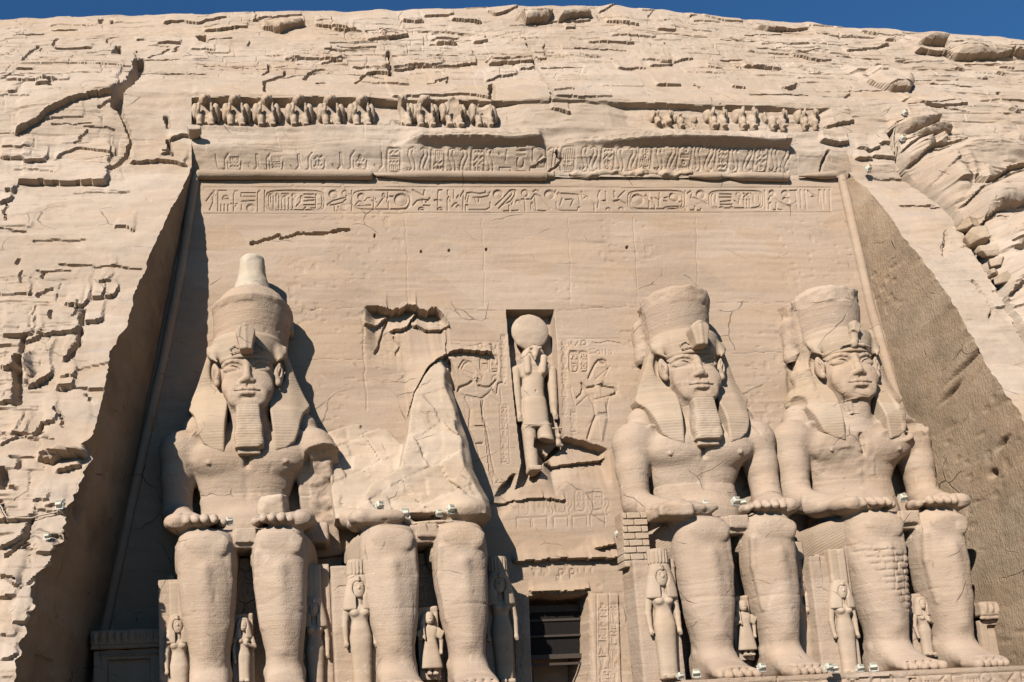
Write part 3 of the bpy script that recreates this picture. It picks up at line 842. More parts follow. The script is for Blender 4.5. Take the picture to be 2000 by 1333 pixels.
boulders_px = [(Z3((1310, 955), (1298, 870), (1400, 800), (1470, 785), (1450, 870), (1370, 932)), .55, .5), (Z3((1462, 868), (1482, 790), (1526, 778), (1535, 850)), .45, .35),
    (Z3((1385, 985), (1530, 862), (1700, 822), (2040, 900), (2040, 985), (1830, 1042), (1700, 1112), (1650, 1085), (1600, 1185), (1450, 1072)), .9, 1.2), (Z3((1630, 1205), (1690, 1132), (1830, 1062), (2040, 1010), (2040, 1195), (1860, 1232), (1760, 1252), (1720, 1292)), .8, .7),
    (Z3((1252, 720), (1290, 692), (1500, 682), (1512, 702), (1420, 740), (1322, 762), (1270, 745)), .6, .45), (Z3((1335, 800), (1420, 745), (1515, 705), (1570, 765), (1480, 775), (1400, 798)), .5, .45), (Z3((1105, 410), (1200, 400), (1375, 470), (1352, 525), (1240, 515), (1150, 475)), .55, .5),
    (Z3((1395, 268), (1420, 240), (1500, 225), (1570, 240), (1560, 268), (1480, 274)), .6, .4), (Z3((1560, 300), (1620, 262), (1800, 250), (2040, 262), (2040, 325), (1850, 322), (1700, 335), (1610, 330)), .55, .6), (Z3((1860, 790), (1900, 760), (2040, 740), (2040, 860), (1900, 850)), .45, .5),
    (Z6((1795, 130), (1850, 20), (2040, -20), (2040, 190), (1900, 190)), .6, .6), (Z6((1850, 330), (1890, 230), (2040, 190), (2040, 300), (1880, 425)), .6, .5), (Z1((1470, 160), (1560, 132), (1690, 140), (1700, 152), (1560, 190)), .4, .3), (Z2((1000, 135), (1060, 105), (1180, 95), (1215, 120), (1190, 152), (1060, 170)), .5, .35), (Z2((1225, 130), (1330, 95), (1420, 100), (1432, 126), (1330, 142), (1250, 160)), .45, .35),
    (Z4((110, 735), (180, 715), (190, 850), (140, 910), (112, 830)), .4, .4), (Z7((205, 75), (330, 20), (500, 45), (345, 68), (300, 92)), .45, .35)]
cliff_lines += [('B', on_cliff(p), a, w) for p, a, w in boulders_px]
# smaller breaks along the bedding, strewn over the whole cliff
_rr = np.random.RandomState(5)
for _i in range(250):
    x = _rr.uniform(-26, 66); z = _rr.uniform(-4, 45)
    if -2.6 < x < 33.4 and z < 33.5: continue
    if -7 < x < 36 and z < 27.5: continue
    up = z > 33
    if not up and _rr.rand() < .25: continue
    L = _rr.uniform(.4, 2.6) * (1.6 if up else 1); sl = _rr.normal(0, .10) + (.05 if up else 0)
    n = 4; xs = np.linspace(0, L, n); zs = z + sl * xs + _rr.normal(0, .05, n)
    cliff_lines.append(('L', np.stack([x + xs, zs], 1), _rr.uniform(.04, .17), _rr.uniform(.35, 1.8)))
for _i in range(520):
    x = _rr.uniform(-26, 66); z = _rr.uniform(-4, 44)
    if -7 < x < 36 and z < 33: continue
    L = _rr.uniform(.5, 2.2); hz = _rr.rand() < .62; an = _rr.normal(.04, .13) if hz else _rr.choice([1.2, 1.5, 1.9, .6]) + _rr.normal(0, .2); L = L * (1.7 if hz else .8); n = 5; t = np.linspace(0, L, n)
    cliff_lines.append(('K', np.stack([x + t * math.cos(an) + _rr.normal(0, .08, n), z + t * math.sin(an)], 1), _rr.uniform(.10, .30), _rr.uniform(.035, .065)))


def blocks(X, Z, seed, th, L, warp=.5):
    zz = Z + warp * fbm2(X * .13, Z * .2, 3, seed) + .1 * vn2(X * .9, Z * .9, seed + 4)
    b = np.floor(zz / th).astype(np.int32)
    fb = zz / th - b
    xx = X + .35 * vn2(X * .4, Z * .8, seed + 2) + L * .5 * hrand(b, b * 0 + 3, seed)
    c = np.floor(xx / L).astype(np.int32); fc = xx / L - c
    off = hrand(b, c, seed + 1)
    tilt = hrand(b, c, seed + 5) * (fc - .5) + .7 * np.abs(hrand(b, c, seed + 6)) * (.5 - fb)
    edge = np.minimum(np.minimum(fb, 1 - fb) * th, np.minimum(fc, 1 - fc) * L)
    return off + tilt, edge


_crackR = np.array(on_cliff(Z3((1262, 700), (1290, 860), (1330, 960), (1450, 1072), (1600, 1200), (1700, 1315)) + Z6((1700, 100), (1850, 330), (2010, 640))))


def rock_disp(X, Z, rough):
    """general weathering; rough 0..1 per vertex"""
    D = .16 * fbm2(X * .16, Z * .22, 4, 51) + .06 * fbm2(X * .9, Z * 1.6, 3, 55)
    o1, e1 = blocks(X, Z, 61, 1.45, 4.6)
    o2, e2 = blocks(X + 3, Z, 71, .62, 2.1, .35)
    m1 = smooth(-.25, .35, vn2(X * .11, Z * .17, 81)); m2 = smooth(-.1, .4, vn2(X * .21 + 7, Z * .3, 82))
    D = D + rough * (m1 * .08 * o1 + m2 * .04 * o2)
    D = D - rough * (m1 * .13 * smooth(.06, 0, e1) + m2 * .07 * smooth(.05, 0, e2))
    # flaggy bedding: thin plates with crisp edges
    o3, e3 = blocks(X + 11, Z, 111, .30, 1.9, .45)
    o4, e4 = blocks(X - 5, Z, 121, .14, .9, .35)
    m3 = smooth(-.2, .35, vn2(X * .16 + 3, Z * .35, 112)); m4 = smooth(.0, .4, vn2(X * .25, Z * .5 + 9, 122))
    D = D + m3 * (.010 + .038 * rough) * o3 + m4 * (.005 + .020 * rough) * o4
    # bedding ripple
    bz = Z + .5 * fbm2(X * .12, Z * .15, 2, 90)
    D = D + (.020 + .035 * rough) * vn2(X * .35, bz * 3.1, 91) + (.012 + .02 * rough) * vn2(X * .8, bz * 8, 92)
    D = D + .035 * rough * fbm2(X * 3, Z * 4.5, 3, 93)
    return D


cliff_V, cliff_Q = [], []; _nv = 0


def add_sheet(V, flip=False):
    global _nv
    nr, nc = V.shape[:2]
    cliff_V.append(V.reshape(-1, 3)); cliff_Q.append(grid_quads(nr, nc, _nv, flip)); _nv += nr * nc


zlow = np.arange(-6, ZTOP, .07)
sup = np.linspace(0, 1, 285)            # from ZTOP up to the crest
CREST_SPLIT = 44.5


def sheet_rows(X_of_z, cols_x=None):
    pass


def surface(X, Zp, extra=None, rough=None):
    """Zp: profile height (crest at 44.5, above it the plateau)"""
    zc = crest_z(X)
    f = smooth(33, 44.5, Zp)
    Zw = Zp + (zc - 44.5) * f
    Y = flank_y(np.minimum(Zp, 44.5))
    # round the brow and run back over the top
    over = np.maximum(Zp - 43.2, 0)
    Zw = np.where(over > 0, zc - 1.3 + (43.2 - 43.2) + 1.3 * (1 - np.exp(-over / 1.0)) + .004 * over ** 2, Zw)
    Y = np.where(over > 0, flank_y(43.2) + over * .75 + .10 * over ** 2, Y)
    D = rock_disp(X, Zp, rough)
    if extra is not None: D = D + extra
    D = apply_lines(X, Zw, D, cliff_lines)
    D = D * (1 - .62 * smooth(41.8, 43.6, Zp) - .2 * smooth(43.6, 46.5, Zp))
    return np.stack([X, Y - D, Zw + .18 * D], -1), D


z_up = np.concatenate([np.arange(ZTOP + .042, 29.5, .042), np.arange(29.55, 44.45, .0585), 44.5 + np.cumsum(np.linspace(.07, 2.2, 16))])
zrows = np.concatenate([zlow, [ZTOP], z_up])
n_low = len(zlow) + 1
# left flank
dl = np.concatenate([np.arange(0, 12.5, .075), 12.5 + np.cumsum(np.linspace(.1, 4.0, 16))])
al = arris_l(zrows)
Xl = al[:, None] - dl[None, ::-1]; Zl = np.repeat(zrows[:, None], len(dl), 1)
dist = np.repeat(dl[None, ::-1], len(zrows), 0)
rough_l = np.clip(.60 * smooth(1.2, 3.0, dist + .8 * vn2(Xl * .4, Zl * .3, 101)) * smooth(34, 30, Zl) * (.45 + .55 * smooth(19, 16, Zl)) + smooth(9.5, 6, Zl) * .45 + .5 * smooth(31, 35, Zl), 0, 1)
SL, DL = surface(Xl, Zl, rough=rough_l)
add_sheet(SL, True)
# right flank
dr = np.concatenate([np.arange(0, 20, .08), 20 + np.cumsum(np.linspace(.1, 4.0, 16))])
ar = arris_r(zrows)
Xr = ar[:, None] + dr[None, :]; Zr = np.repeat(zrows[:, None], len(dr), 1)
_cz = _crackR[::-1, 1]; _cx = _crackR[::-1, 0]
cross_x = np.interp(Zr, _cz, _cx)
rough_r = np.clip(smooth(-.2, .4, Xr - cross_x) * smooth(33, 28, Zr) * 1.0 + .6 * smooth(29, 34, Zr) + .12, 0, 1)
bulge = .9 * smooth(0, 1.2, Xr - cross_x) * smooth(31, 27, Zr) + .35 * smooth(0, 1.0, Xr - cross_x) * fbm2(Xr * .35, Zr * .6, 3, 131) * smooth(31, 27, Zr)
SR, DR = surface(Xr, Zr, extra=bulge, rough=rough_r)
add_sheet(SR, True)

# the stretch over the facade: cornice, baboon terrace, cliff above
zm = zrows[n_low - 1:]
Xm = np.linspace(-2.62, 33.45, 860)
XM, ZM = np.meshgrid(Xm, zm)


def on_mid(px): return [tuple(USURF(x, y, lambda X, Z: 44.35 + 0 * Z)[[0, 2]]) for x, y in px]


def mid_extra():
    E = np.zeros_like(XM)
    # foot of the cornice lies back on the wall plane
    E -= (.55) * smooth(29.0, 27.4, ZM)
    # overhanging cavetto where the cornice survives
    xa = [USURF(x, 290, lambda X, Z: 44.2 + 0 * Z)[0] for x in (783, 1066, 1098, 1543)]
    lipx = smooth(xa[0] - .1, xa[0] + 1.2, XM) * smooth(xa[1] + .1, xa[1] - .5, XM) + smooth(xa[2] - .2, xa[2] + 1.5, XM) * smooth(xa[3] + .03, xa[3] - .03, XM) * (.35 + .65 * smooth(18.5, 22.5, XM))
    edge = 29.35 + .10 * vn2(XM * .8, XM * 0, 201) + .05 * vn2(XM * 3, XM * 0, 202) - .12 * smooth(27, 31, XM)
    lip = .12 * smooth(27.9, 28.9, ZM) + .50 * smooth(28.82, 29.08, ZM) + .05 * vn2(XM * .7, ZM * .3, 203) * smooth(28.8, 29.1, ZM)
    E += lipx * np.where(ZM < edge, lip, np.clip(.55 - (ZM - edge) * .75, 0, 1) * .8)
    # terrace of the baboons
    x0 = USURF(374, 220, lambda X, Z: 44.9 + 0 * Z)[0]; x1 = USURF(1612, 220, lambda X, Z: 44.9 + 0 * Z)[0]
    dep = np.interp(XM, [x0, x0 + .05, 14, 15.2, 20.2, 21.3, x1 - .2, x1 + .3], [0, .40, .36, .10, .10, .28, .24, 0])
    zt = 32.05 + .05 * vn2(XM * 1.5, XM * 0, 205) - np.interp(XM, [0, 14, 33], [.15, 0, .25])
    zb = 30.22 - np.interp(XM, [0, 14, 33], [.12, 0, .1]) + .05 * vn2(XM * 1.1, XM * 0, 206)
    E -= dep * smooth(zb - .02, zb + .03, ZM) * smooth(zt + .03, zt - .02, ZM)
    E += .06 * smooth(zt, zt + .05, ZM) * smooth(34, 32.5, ZM) * smooth(x0, x0 + .3, XM)
    E += .10 * smooth(zb - .03, zb - .10, ZM) * smooth(29.6, 30.0, ZM)
    return E


rough_m = np.clip(.55 * smooth(33.5, 37, ZM) + .14, 0, 1)
extra_m = mid_extra()
mid_lines = []


def M5(*p): return tr(770, 260, 1 / 4.762, p)


def cobra(cx, flip, w=17, y0=288, y1=328):
    s = -1 if flip else 1; h = y1 - y0
    P = [(cx + s * .42 * w, y0 + .12 * h), (cx + s * .1 * w, y0 + .02 * h), (cx - s * .38 * w, y0 + .10 * h), (cx - s * .45 * w, y0 + .35 * h), (cx - s * .15 * w, y0 + .6 * h), (cx + s * .05 * w, y0 + .82 * h), (cx - s * .25 * w, y0 + .98 * h), (cx - s * .48 * w, y0 + .9 * h)]
    Q = [(cx + s * .1 * w, y0 + .12 * h), (cx - s * .02 * w, y0 + .3 * h), (cx + s * .3 * w, y0 + .5 * h), (cx + s * .45 * w, y0 + .8 * h), (cx + s * .3 * w, y0 + 1.02 * h), (cx - s * .2 * w, y0 + 1.06 * h)]
    return [P, Q]


def oval(cx, cy, rx, ry, n=16, p=2.0, a0=0, a1=360):
    t = np.radians(np.linspace(a0, a1, n + 1))
    c, s = np.cos(t), np.sin(t)
    return [(cx + rx * np.sign(a) * abs(a) ** (2 / p), cy + ry * np.sign(b) * abs(b) ** (2 / p)) for a, b in zip(c, s)]


_gr = random.Random(3)


def scribble(cx, cy, w, h, n=7):
    """a few small signs inside a cartouche"""
    out = []
    y = cy - h / 2
    rows = max(2, int(h / (w * .34)))
    for i in range(rows):
        yy = cy - h / 2 + (i + .5) * h / rows; k = _gr.randrange(6); hh = h / rows * .36; ww = w * .42
        if k == 0: out.append(oval(cx, yy, hh, hh, 8))
        elif k == 1: out += [[(cx - ww + j * ww * .5, yy - hh), (cx - ww + j * ww * .5, yy + hh)] for j in range(5)]
        elif k == 2: out += [[(cx - ww, yy - hh * .4), (cx + ww, yy - hh * .4)], [(cx - ww, yy + hh * .6), (cx + ww, yy + hh * .6)]]
        elif k == 3: out += [[(cx - ww, yy + hh), (cx - ww * .2, yy - hh), (cx + ww * .2, yy + hh * .5), (cx + ww, yy - hh)]]
        elif k == 4: out += [[(cx - ww, yy), (cx - ww * .6, yy - hh), (cx - ww * .2, yy), (cx + ww * .2, yy - hh), (cx + ww * .6, yy), (cx + ww, yy - hh)]]
        else: out += [[(cx - ww * .5, yy - hh), (cx - ww * .5, yy + hh)], oval(cx + ww * .3, yy, hh * .8, hh * .8, 8)]
    return out


def cartouche(cx, cy, rx, ry): return [oval(cx, cy, rx, ry, 26, 5), oval(cx, cy, rx * .86, ry * .93, 26, 5)] + scribble(cx, cy, rx * 1.35, ry * 1.6)


_cor = []
for i, cx in enumerate(range(430, 740, 82)):       # weathered stretch, only the lower halves left
    _cor += [[(cx - 9, 300), (cx - 6, 318), (cx + 2, 327), (cx + 10, 322), (cx + 9, 306), (cx + 16, 298)], [(cx + 70, 300), (cx + 72, 318), (cx + 64, 327), (cx + 56, 318)], oval(cx + 28, 312, 13, 15, 14, 3.5, 0, 180)] + scribble(cx + 28, 313, 18, 20)
for cx, fl in ((805, 0), (829, 1), (884, 0), (907, 1), (958, 0), (1113 + 30, 0), (1160, 1), (1212, 0), (1236, 1), (1289, 0), (1312, 1), (1363, 0), (1385, 1), (1438, 0), (1462, 1), (1515, 0), (1536, 1)):
    _cor += cobra(cx, fl, y0=290)
    mid_lines.append(('D', on_mid(oval(cx + 2, 279, 8, 5, 12)), .04, .3))
for cx in (770, 856, 935, 1110, 1188, 1260, 1337, 1411, 1488):
    _cor += cartouche(cx, 310, 14, 20)
    mid_lines.append(('D', on_mid(oval(cx, 279, 8, 5, 12)), .04, .3))
_cor += [[(975, 300), (988, 312), (990, 295)], [(978, 320), (1000, 320), (1000, 332)], [(978, 320), (978, 332)], [(1010, 290), (1026, 290)], [(1010, 296), (1026, 296)], [(1010, 303), (1026, 303)], oval(1018, 312, 7, 8, 10), [(1012, 326), (1028, 326)],
         [(1053, 290), (1040, 294), (1042, 312), (1048, 318), (1038, 322), (1038, 334)], [(1060, 303), (1050, 312)], [(1066, 290), (1066, 320), (1038, 320)], [(1078, 290), (1068, 296), (1070, 322)], [(1082, 290), (1080, 320)], [(1090, 290), (1086, 318)]]
for st in _cor: mid_lines.append(('S', on_mid(st), .055, .048))
mid_lines += [('K', on_mid(Z2((1205, 960), (1210, 940), (1275, 895), (1280, 880), (1245, 850))), .35, .07), ('L', on_mid(Z2((1100, 850), (1110, 910), (1190, 880))), .12, .3)]
DMx = rock_disp(XM, ZM, rough_m)
SM, DM = surface(XM, ZM, extra=extra_m, rough=rough_m)
Dm2 = apply_lines(XM, ZM, np.zeros_like(XM), mid_lines)
SM[..., 1] -= Dm2
add_sheet(SM, True)
# close the steps between the three sheets
def stitch(A, B, flip):
    n = len(A); m = 4
    V = np.stack([A + (B - A) * t for t in np.linspace(0, 1, m)], 1)
    add_sheet(V, flip)


stitch(SL[n_low - 1:, -1], SM[:, 0], True)
stitch(SM[:, -1], SR[n_low - 1:, 0], True)
cliff = link('cliff', mk_mesh('cliff', np.concatenate(cliff_V), np.concatenate(cliff_Q), smooth_angle=27), M_CLIFF, kind='structure')

# ground far below and all around
_g = np.array([-400, -60, -30, -10, 0, 10, 20, 30, 45, 60, 90, 400.0])
gx, gy = np.meshgrid(_g, np.array([-400, -60, -20, 0, 10, 20, 26, 31, 36, 60, 120, 400.0]))
gz = -4.6 + .04 * vn2(gx * .3, gy * .3, 7)
link('ground', mk_mesh('ground', np.stack([gx, gy, gz], -1).reshape(-1, 3), grid_quads(*gx.shape)), M_SAND, kind='structure')
# ------------------------------------------------------------------ temple facade
facade = thing('temple_facade', (15.0, 42.0, -1.0), 'wide battered temple front cut into the cliff with a carved text band', 'temple front')
FO = np.array([15.0, 42.0, -1.0])


def wpts(px, off=0.0):
    return [tuple(UW(x, y, off)[[0, 2]]) for x, y in px]


wall_lines = []


def S(px, a=.06, w=.05): wall_lines.append(('S', wpts(px), a, w))
def W(kind, px, a, w): wall_lines.append((kind, wpts(px), a, w))


def F1(*p): return tr(380, 345, 1 / 4.762, p)
def F2(*p): return tr(790, 345, 1 / 4.762, p)
def F3(*p): return tr(1200, 345, 1 / 4.545, p)
def arc(f, cx, cy, rx, ry, a0=0, a1=360, n=14): return f(*oval(cx, cy, rx, ry, n, 2.0, a0, a1))
def rrect(f, x0, y0, x1, y1, p=5): return f(*oval((x0 + x1) / 2, (y0 + y1) / 2, (x1 - x0) / 2, (y1 - y0) / 2, 30, p))


# ---- the great band of text: first stretch
txt = [
    F1((185, 125), (110, 228)), F1((185, 130), (178, 220), (142, 312)), F1((165, 150), (172, 215)), F1((298, 127), (222, 127), (220, 320)), arc(F1, 293, 205, 29, 30, 180, 360), F1((264, 205), (322, 205)),
    F1((248, 258), (248, 320)), F1((280, 258), (280, 320)), F1((314, 258), (314, 320)), F1((405, 130), (375, 132), (366, 170), (366, 318)), F1((340, 250), (366, 256), (400, 250)), F1((366, 290), (392, 262)),
    F1((436, 185), (436, 150), (568, 150)), F1((436, 185), (568, 185)), F1((440, 230), (560, 222)), F1((440, 262), (440, 310)), arc(F1, 525, 290, 38, 35), F1((608, 130), (590, 145), (590, 322)), F1((656, 130), (652, 322)),
    rrect(F1, 668, 130, 1208, 320), rrect(F1, 690, 140, 1190, 310),
    F1((712, 235), (712, 165), (724, 155), (736, 165), (736, 300)), F1((762, 240), (762, 165), (775, 155), (788, 165), (788, 300)), F1((815, 160), (880, 160)), F1((820, 190), (870, 165)), F1((812, 205), (818, 300)), F1((845, 190), (848, 300)), F1((880, 200), (878, 300)),
    arc(F1, 930, 172, 22, 22), F1((912, 255), (914, 215), (925, 200)), F1((912, 300), (930, 210), (932, 260)), F1((948, 275), (985, 235), (990, 200)), arc(F1, 1000, 190, 10, 12), F1((1020, 165), (1112, 162)), F1((1020, 195), (1112, 195)), F1((1020, 228), (1112, 220)), F1((1018, 264), (1115, 264)), F1((1020, 298), (1040, 280)), F1((1085, 292), (1118, 292)), F1((1148, 155), (1130, 165), (1130, 295)),
    arc(F1, 1295, 163, 42, 36), F1((1240, 258), (1290, 225), (1400, 195)), F1((1240, 268), (1300, 262), (1380, 240), (1418, 205), (1412, 175)), arc(F1, 1400, 155, 24, 24, 120, 330), F1((1420, 150), (1450, 165)), F1((1306, 275), (1306, 318), (1330, 318)), F1((1340, 280), (1345, 300), (1410, 318)), F1((1464, 130), (1466, 318)),
    rrect(F1, 1475, 128, 2010, 305), arc(F1, 1553, 185, 32, 30), F1((1500, 262), (1530, 230), (1590, 222), (1605, 200), (1640, 195)), F1((1512, 272), (1640, 265)), F1((1668, 195), (1668, 298)), F1((1650, 220), (1700, 240)), F1((1690, 200), (1668, 230)), F1((1705, 272), (1745, 215)), arc(F1, 1762, 175, 12, 16), F1((1745, 215), (1765, 190)), F1((1800, 150), (1802, 200)), F1((1790, 230), (1800, 185), (1850, 185)), F1((1806, 235), (1808, 292)), arc(F1, 1925, 215, 62, 55),
    # second
    arc(F2, -10, 215, 62, 90, -80, 80), F2((78, 125), (180, 178), (188, 130)), F2((82, 268), (120, 225), (170, 215), (220, 218)), F2((170, 215), (172, 240)), arc(F2, 160, 308, 24, 20, 180, 360), F2((136, 308), (184, 308)), F2((180, 270), (240, 272)), F2((240, 200), (200, 240)), F2((352, 125), (320, 128), (315, 160), (315, 275)), F2((280, 222), (315, 215), (352, 225)), arc(F2, 334, 308, 24, 20, 180, 360), F2((310, 308), (358, 308)),
    F2((403, 315), (403, 215), (415, 185), (430, 200), (430, 230)), F2((405, 130), (405, 170)), F2((462, 130), (462, 200)), F2((445, 280), (470, 250), (492, 245)), F2((490, 200), (505, 175), (515, 200), (550, 140)), F2((485, 285), (505, 265), (530, 285)), F2((556, 130), (545, 310)),
    F2((570, 215), (585, 155), (620, 148), (700, 160), (760, 148), (790, 160), (800, 145)), F2((760, 148), (758, 135)), F2((770, 185), (790, 172)), F2((600, 180), (590, 240)), F2((640, 195), (720, 195), (760, 185)), F2((660, 200), (668, 240)), F2((700, 200), (690, 235)), F2((572, 315), (574, 265), (592, 265)), F2((605, 308), (760, 308), (800, 285), (800, 240)),
    arc(F2, 872, 165, 42, 38), F2((880, 298), (1000, 170), (1005, 145), (985, 130)), F2((850, 268), (930, 190), (985, 130), (1015, 123), (1035, 128)), F2((1035, 128), (1028, 175), (990, 230), (920, 262)), F2((1020, 210), (1000, 260)), F2((925, 320), (980, 318), (975, 270)), F2((1000, 318), (1060, 315)), arc(F2, 1060, 240, 22, 20, 180, 360),
    arc(F2, 1122, 155, 28, 30, 110, 430), F2((1090, 210), (1165, 212)), F2((1118, 190), (1128, 320)), F2((1200, 140), (1225, 123), (1250, 135)), F2((1180, 215), (1215, 165), (1225, 310)), F2((1225, 165), (1260, 180), (1360, 300)), F2((1182, 310), (1182, 250), (1195, 240), (1205, 310)), F2((1210, 315), (1320, 320)), arc(F2, 1352, 168, 44, 40), F2((1395, 160), (1410, 130)),
    F2((1435, 150), (1450, 158), (1520, 160), (1620, 166)), F2((1435, 175), (1425, 160)), F2((1620, 166), (1635, 250)), F2((1470, 205), (1450, 265)), F2((1500, 215), (1560, 210)), F2((1575, 215), (1550, 270)), F2((1415, 240), (1420, 300), (1450, 316), (1612, 316), (1620, 285), (1635, 285)),
    F2((1650, 140), (1660, 210), (1700, 180), (1720, 200)), F2((1660, 160), (1770, 250), (1770, 320)), F2((1800, 290), (1812, 215), (1800, 190), (1815, 140), (1825, 130)), F2((1850, 225), (1880, 225), (1875, 140)), arc(F2, 1900, 308, 20, 16, 180, 360), F2((1960, 140), (1955, 195)), F2((1950, 230), (2000, 215)),
    # third
    F3((0, 215), (50, 212), (105, 240)), F3((35, 185), (95, 128)), arc(F3, 65, 290, 20, 16, 180, 360), F3((0, 130), (8, 185)),
    rrect(F3, 125, 125, 628, 295), rrect(F3, 145, 132, 608, 287), arc(F3, 207, 205, 54, 46), F3((275, 170), (305, 172)), F3((290, 145), (290, 175)), F3((305, 145), (305, 200)), F3((312, 215), (312, 275)), F3((340, 205), (365, 245), (362, 290)), F3((330, 190), (345, 195)), F3((405, 145), (398, 265)), F3((365, 190), (400, 205), (415, 185)), F3((440, 215), (470, 220)), F3((445, 190), (475, 185)), arc(F3, 535, 182, 42, 40), F3((500, 195), (570, 225), (590, 225)), F3((445, 280), (470, 270), (575, 265)), F3((632, 130), (634, 300)),
    F3((650, 150), (680, 130), (695, 150), (680, 190)), F3((690, 185), (760, 205), (822, 245)), arc(F3, 770, 160, 38, 35), F3((718, 265), (715, 298), (680, 298)), F3((740, 300), (772, 300), (770, 285)), F3((645, 265), (645, 298)),
    rrect(F3, 845, 125, 1325, 288), rrect(F3, 865, 133, 1305, 280), F3((920, 145), (905, 150), (898, 225), (925, 280)), F3((935, 155), (1045, 158)), F3((935, 185), (1040, 185)), F3((945, 225), (1035, 215)), F3((945, 248), (1050, 248)), F3((945, 270), (965, 272)), F3((1035, 270), (1055, 272)), arc(F3, 1110, 160, 25, 25), F3((1070, 215), (1110, 245), (1112, 200)), F3((1150, 150), (1195, 185)), F3((1195, 150), (1150, 185)), F3((1150, 205), (1160, 275)), F3((1180, 205), (1182, 275)), F3((1205, 200), (1205, 275)), F3((1215, 150), (1225, 145), (1240, 160), (1238, 220)), F3((1260, 150), (1275, 148), (1288, 165), (1288, 220)), F3((1338, 125), (1345, 295)),
    arc(F3, 1402, 148, 24, 24), F3((1370, 205), (1400, 165), (1520, 270)), F3((1385, 175), (1380, 210)), F3((1375, 290), (1378, 240), (1395, 230)), F3((1415, 295), (1440, 295), (1442, 230)), F3((1455, 290), (1490, 295)), arc(F3, 1520, 148, 30, 24), arc(F3, 1530, 205, 30, 24), F3((1540, 255), (1570, 265)), F3((1560, 125), (1625, 122)), F3((1610, 122), (1632, 295)), F3((1655, 120), (1665, 280)), F3((1695, 120), (1710, 292)), F3((1720, 125), (1795, 180)), F3((1722, 125), (1740, 180), (1780, 175)), F3((1820, 120), (1818, 225)), F3((1830, 120), (1850, 290)), F3((1870, 118), (1870, 235)), F3((1915, 118), (1920, 300)),
]
for t in txt: S(t, .072, .046)
for cx, cy, rx, ry, f in ((1295, 163, 40, 34, F1), (525, 290, 36, 33, F1), (1553, 185, 30, 28, F1), (1925, 215, 60, 53, F1), (930, 172, 20, 20, F1), (872, 165, 40, 36, F2), (1352, 168, 42, 38, F2), (207, 205, 52, 44, F3), (535, 182, 40, 38, F3), (770, 160, 36, 33, F3), (1110, 160, 23, 23, F3), (1402, 148, 22, 22, F3), (1520, 148, 28, 22, F3), (1530, 205, 28, 22, F3)):
    W('D', f(*oval(cx, cy, rx, ry, 20)), .07, .3)
for f, a, b, ys in ((F1, 90, 2000, (97, 106, 344)), (F2, 0, 2000, (98, 107, 336)), (F3, 0, 1930, (97, 104, 318))):
    for y in ys: S(f((a, y + (3 if f is F3 else 0)), ((a + b) / 2, y), (b, y - 2)), .035, .035)


# ---- the two kings in sunk relief beside the niche
def KL(*p): return tr(880, 650, 140 / 602, p)
def KR(*p): return tr(1080, 650, 150 / 741, p)


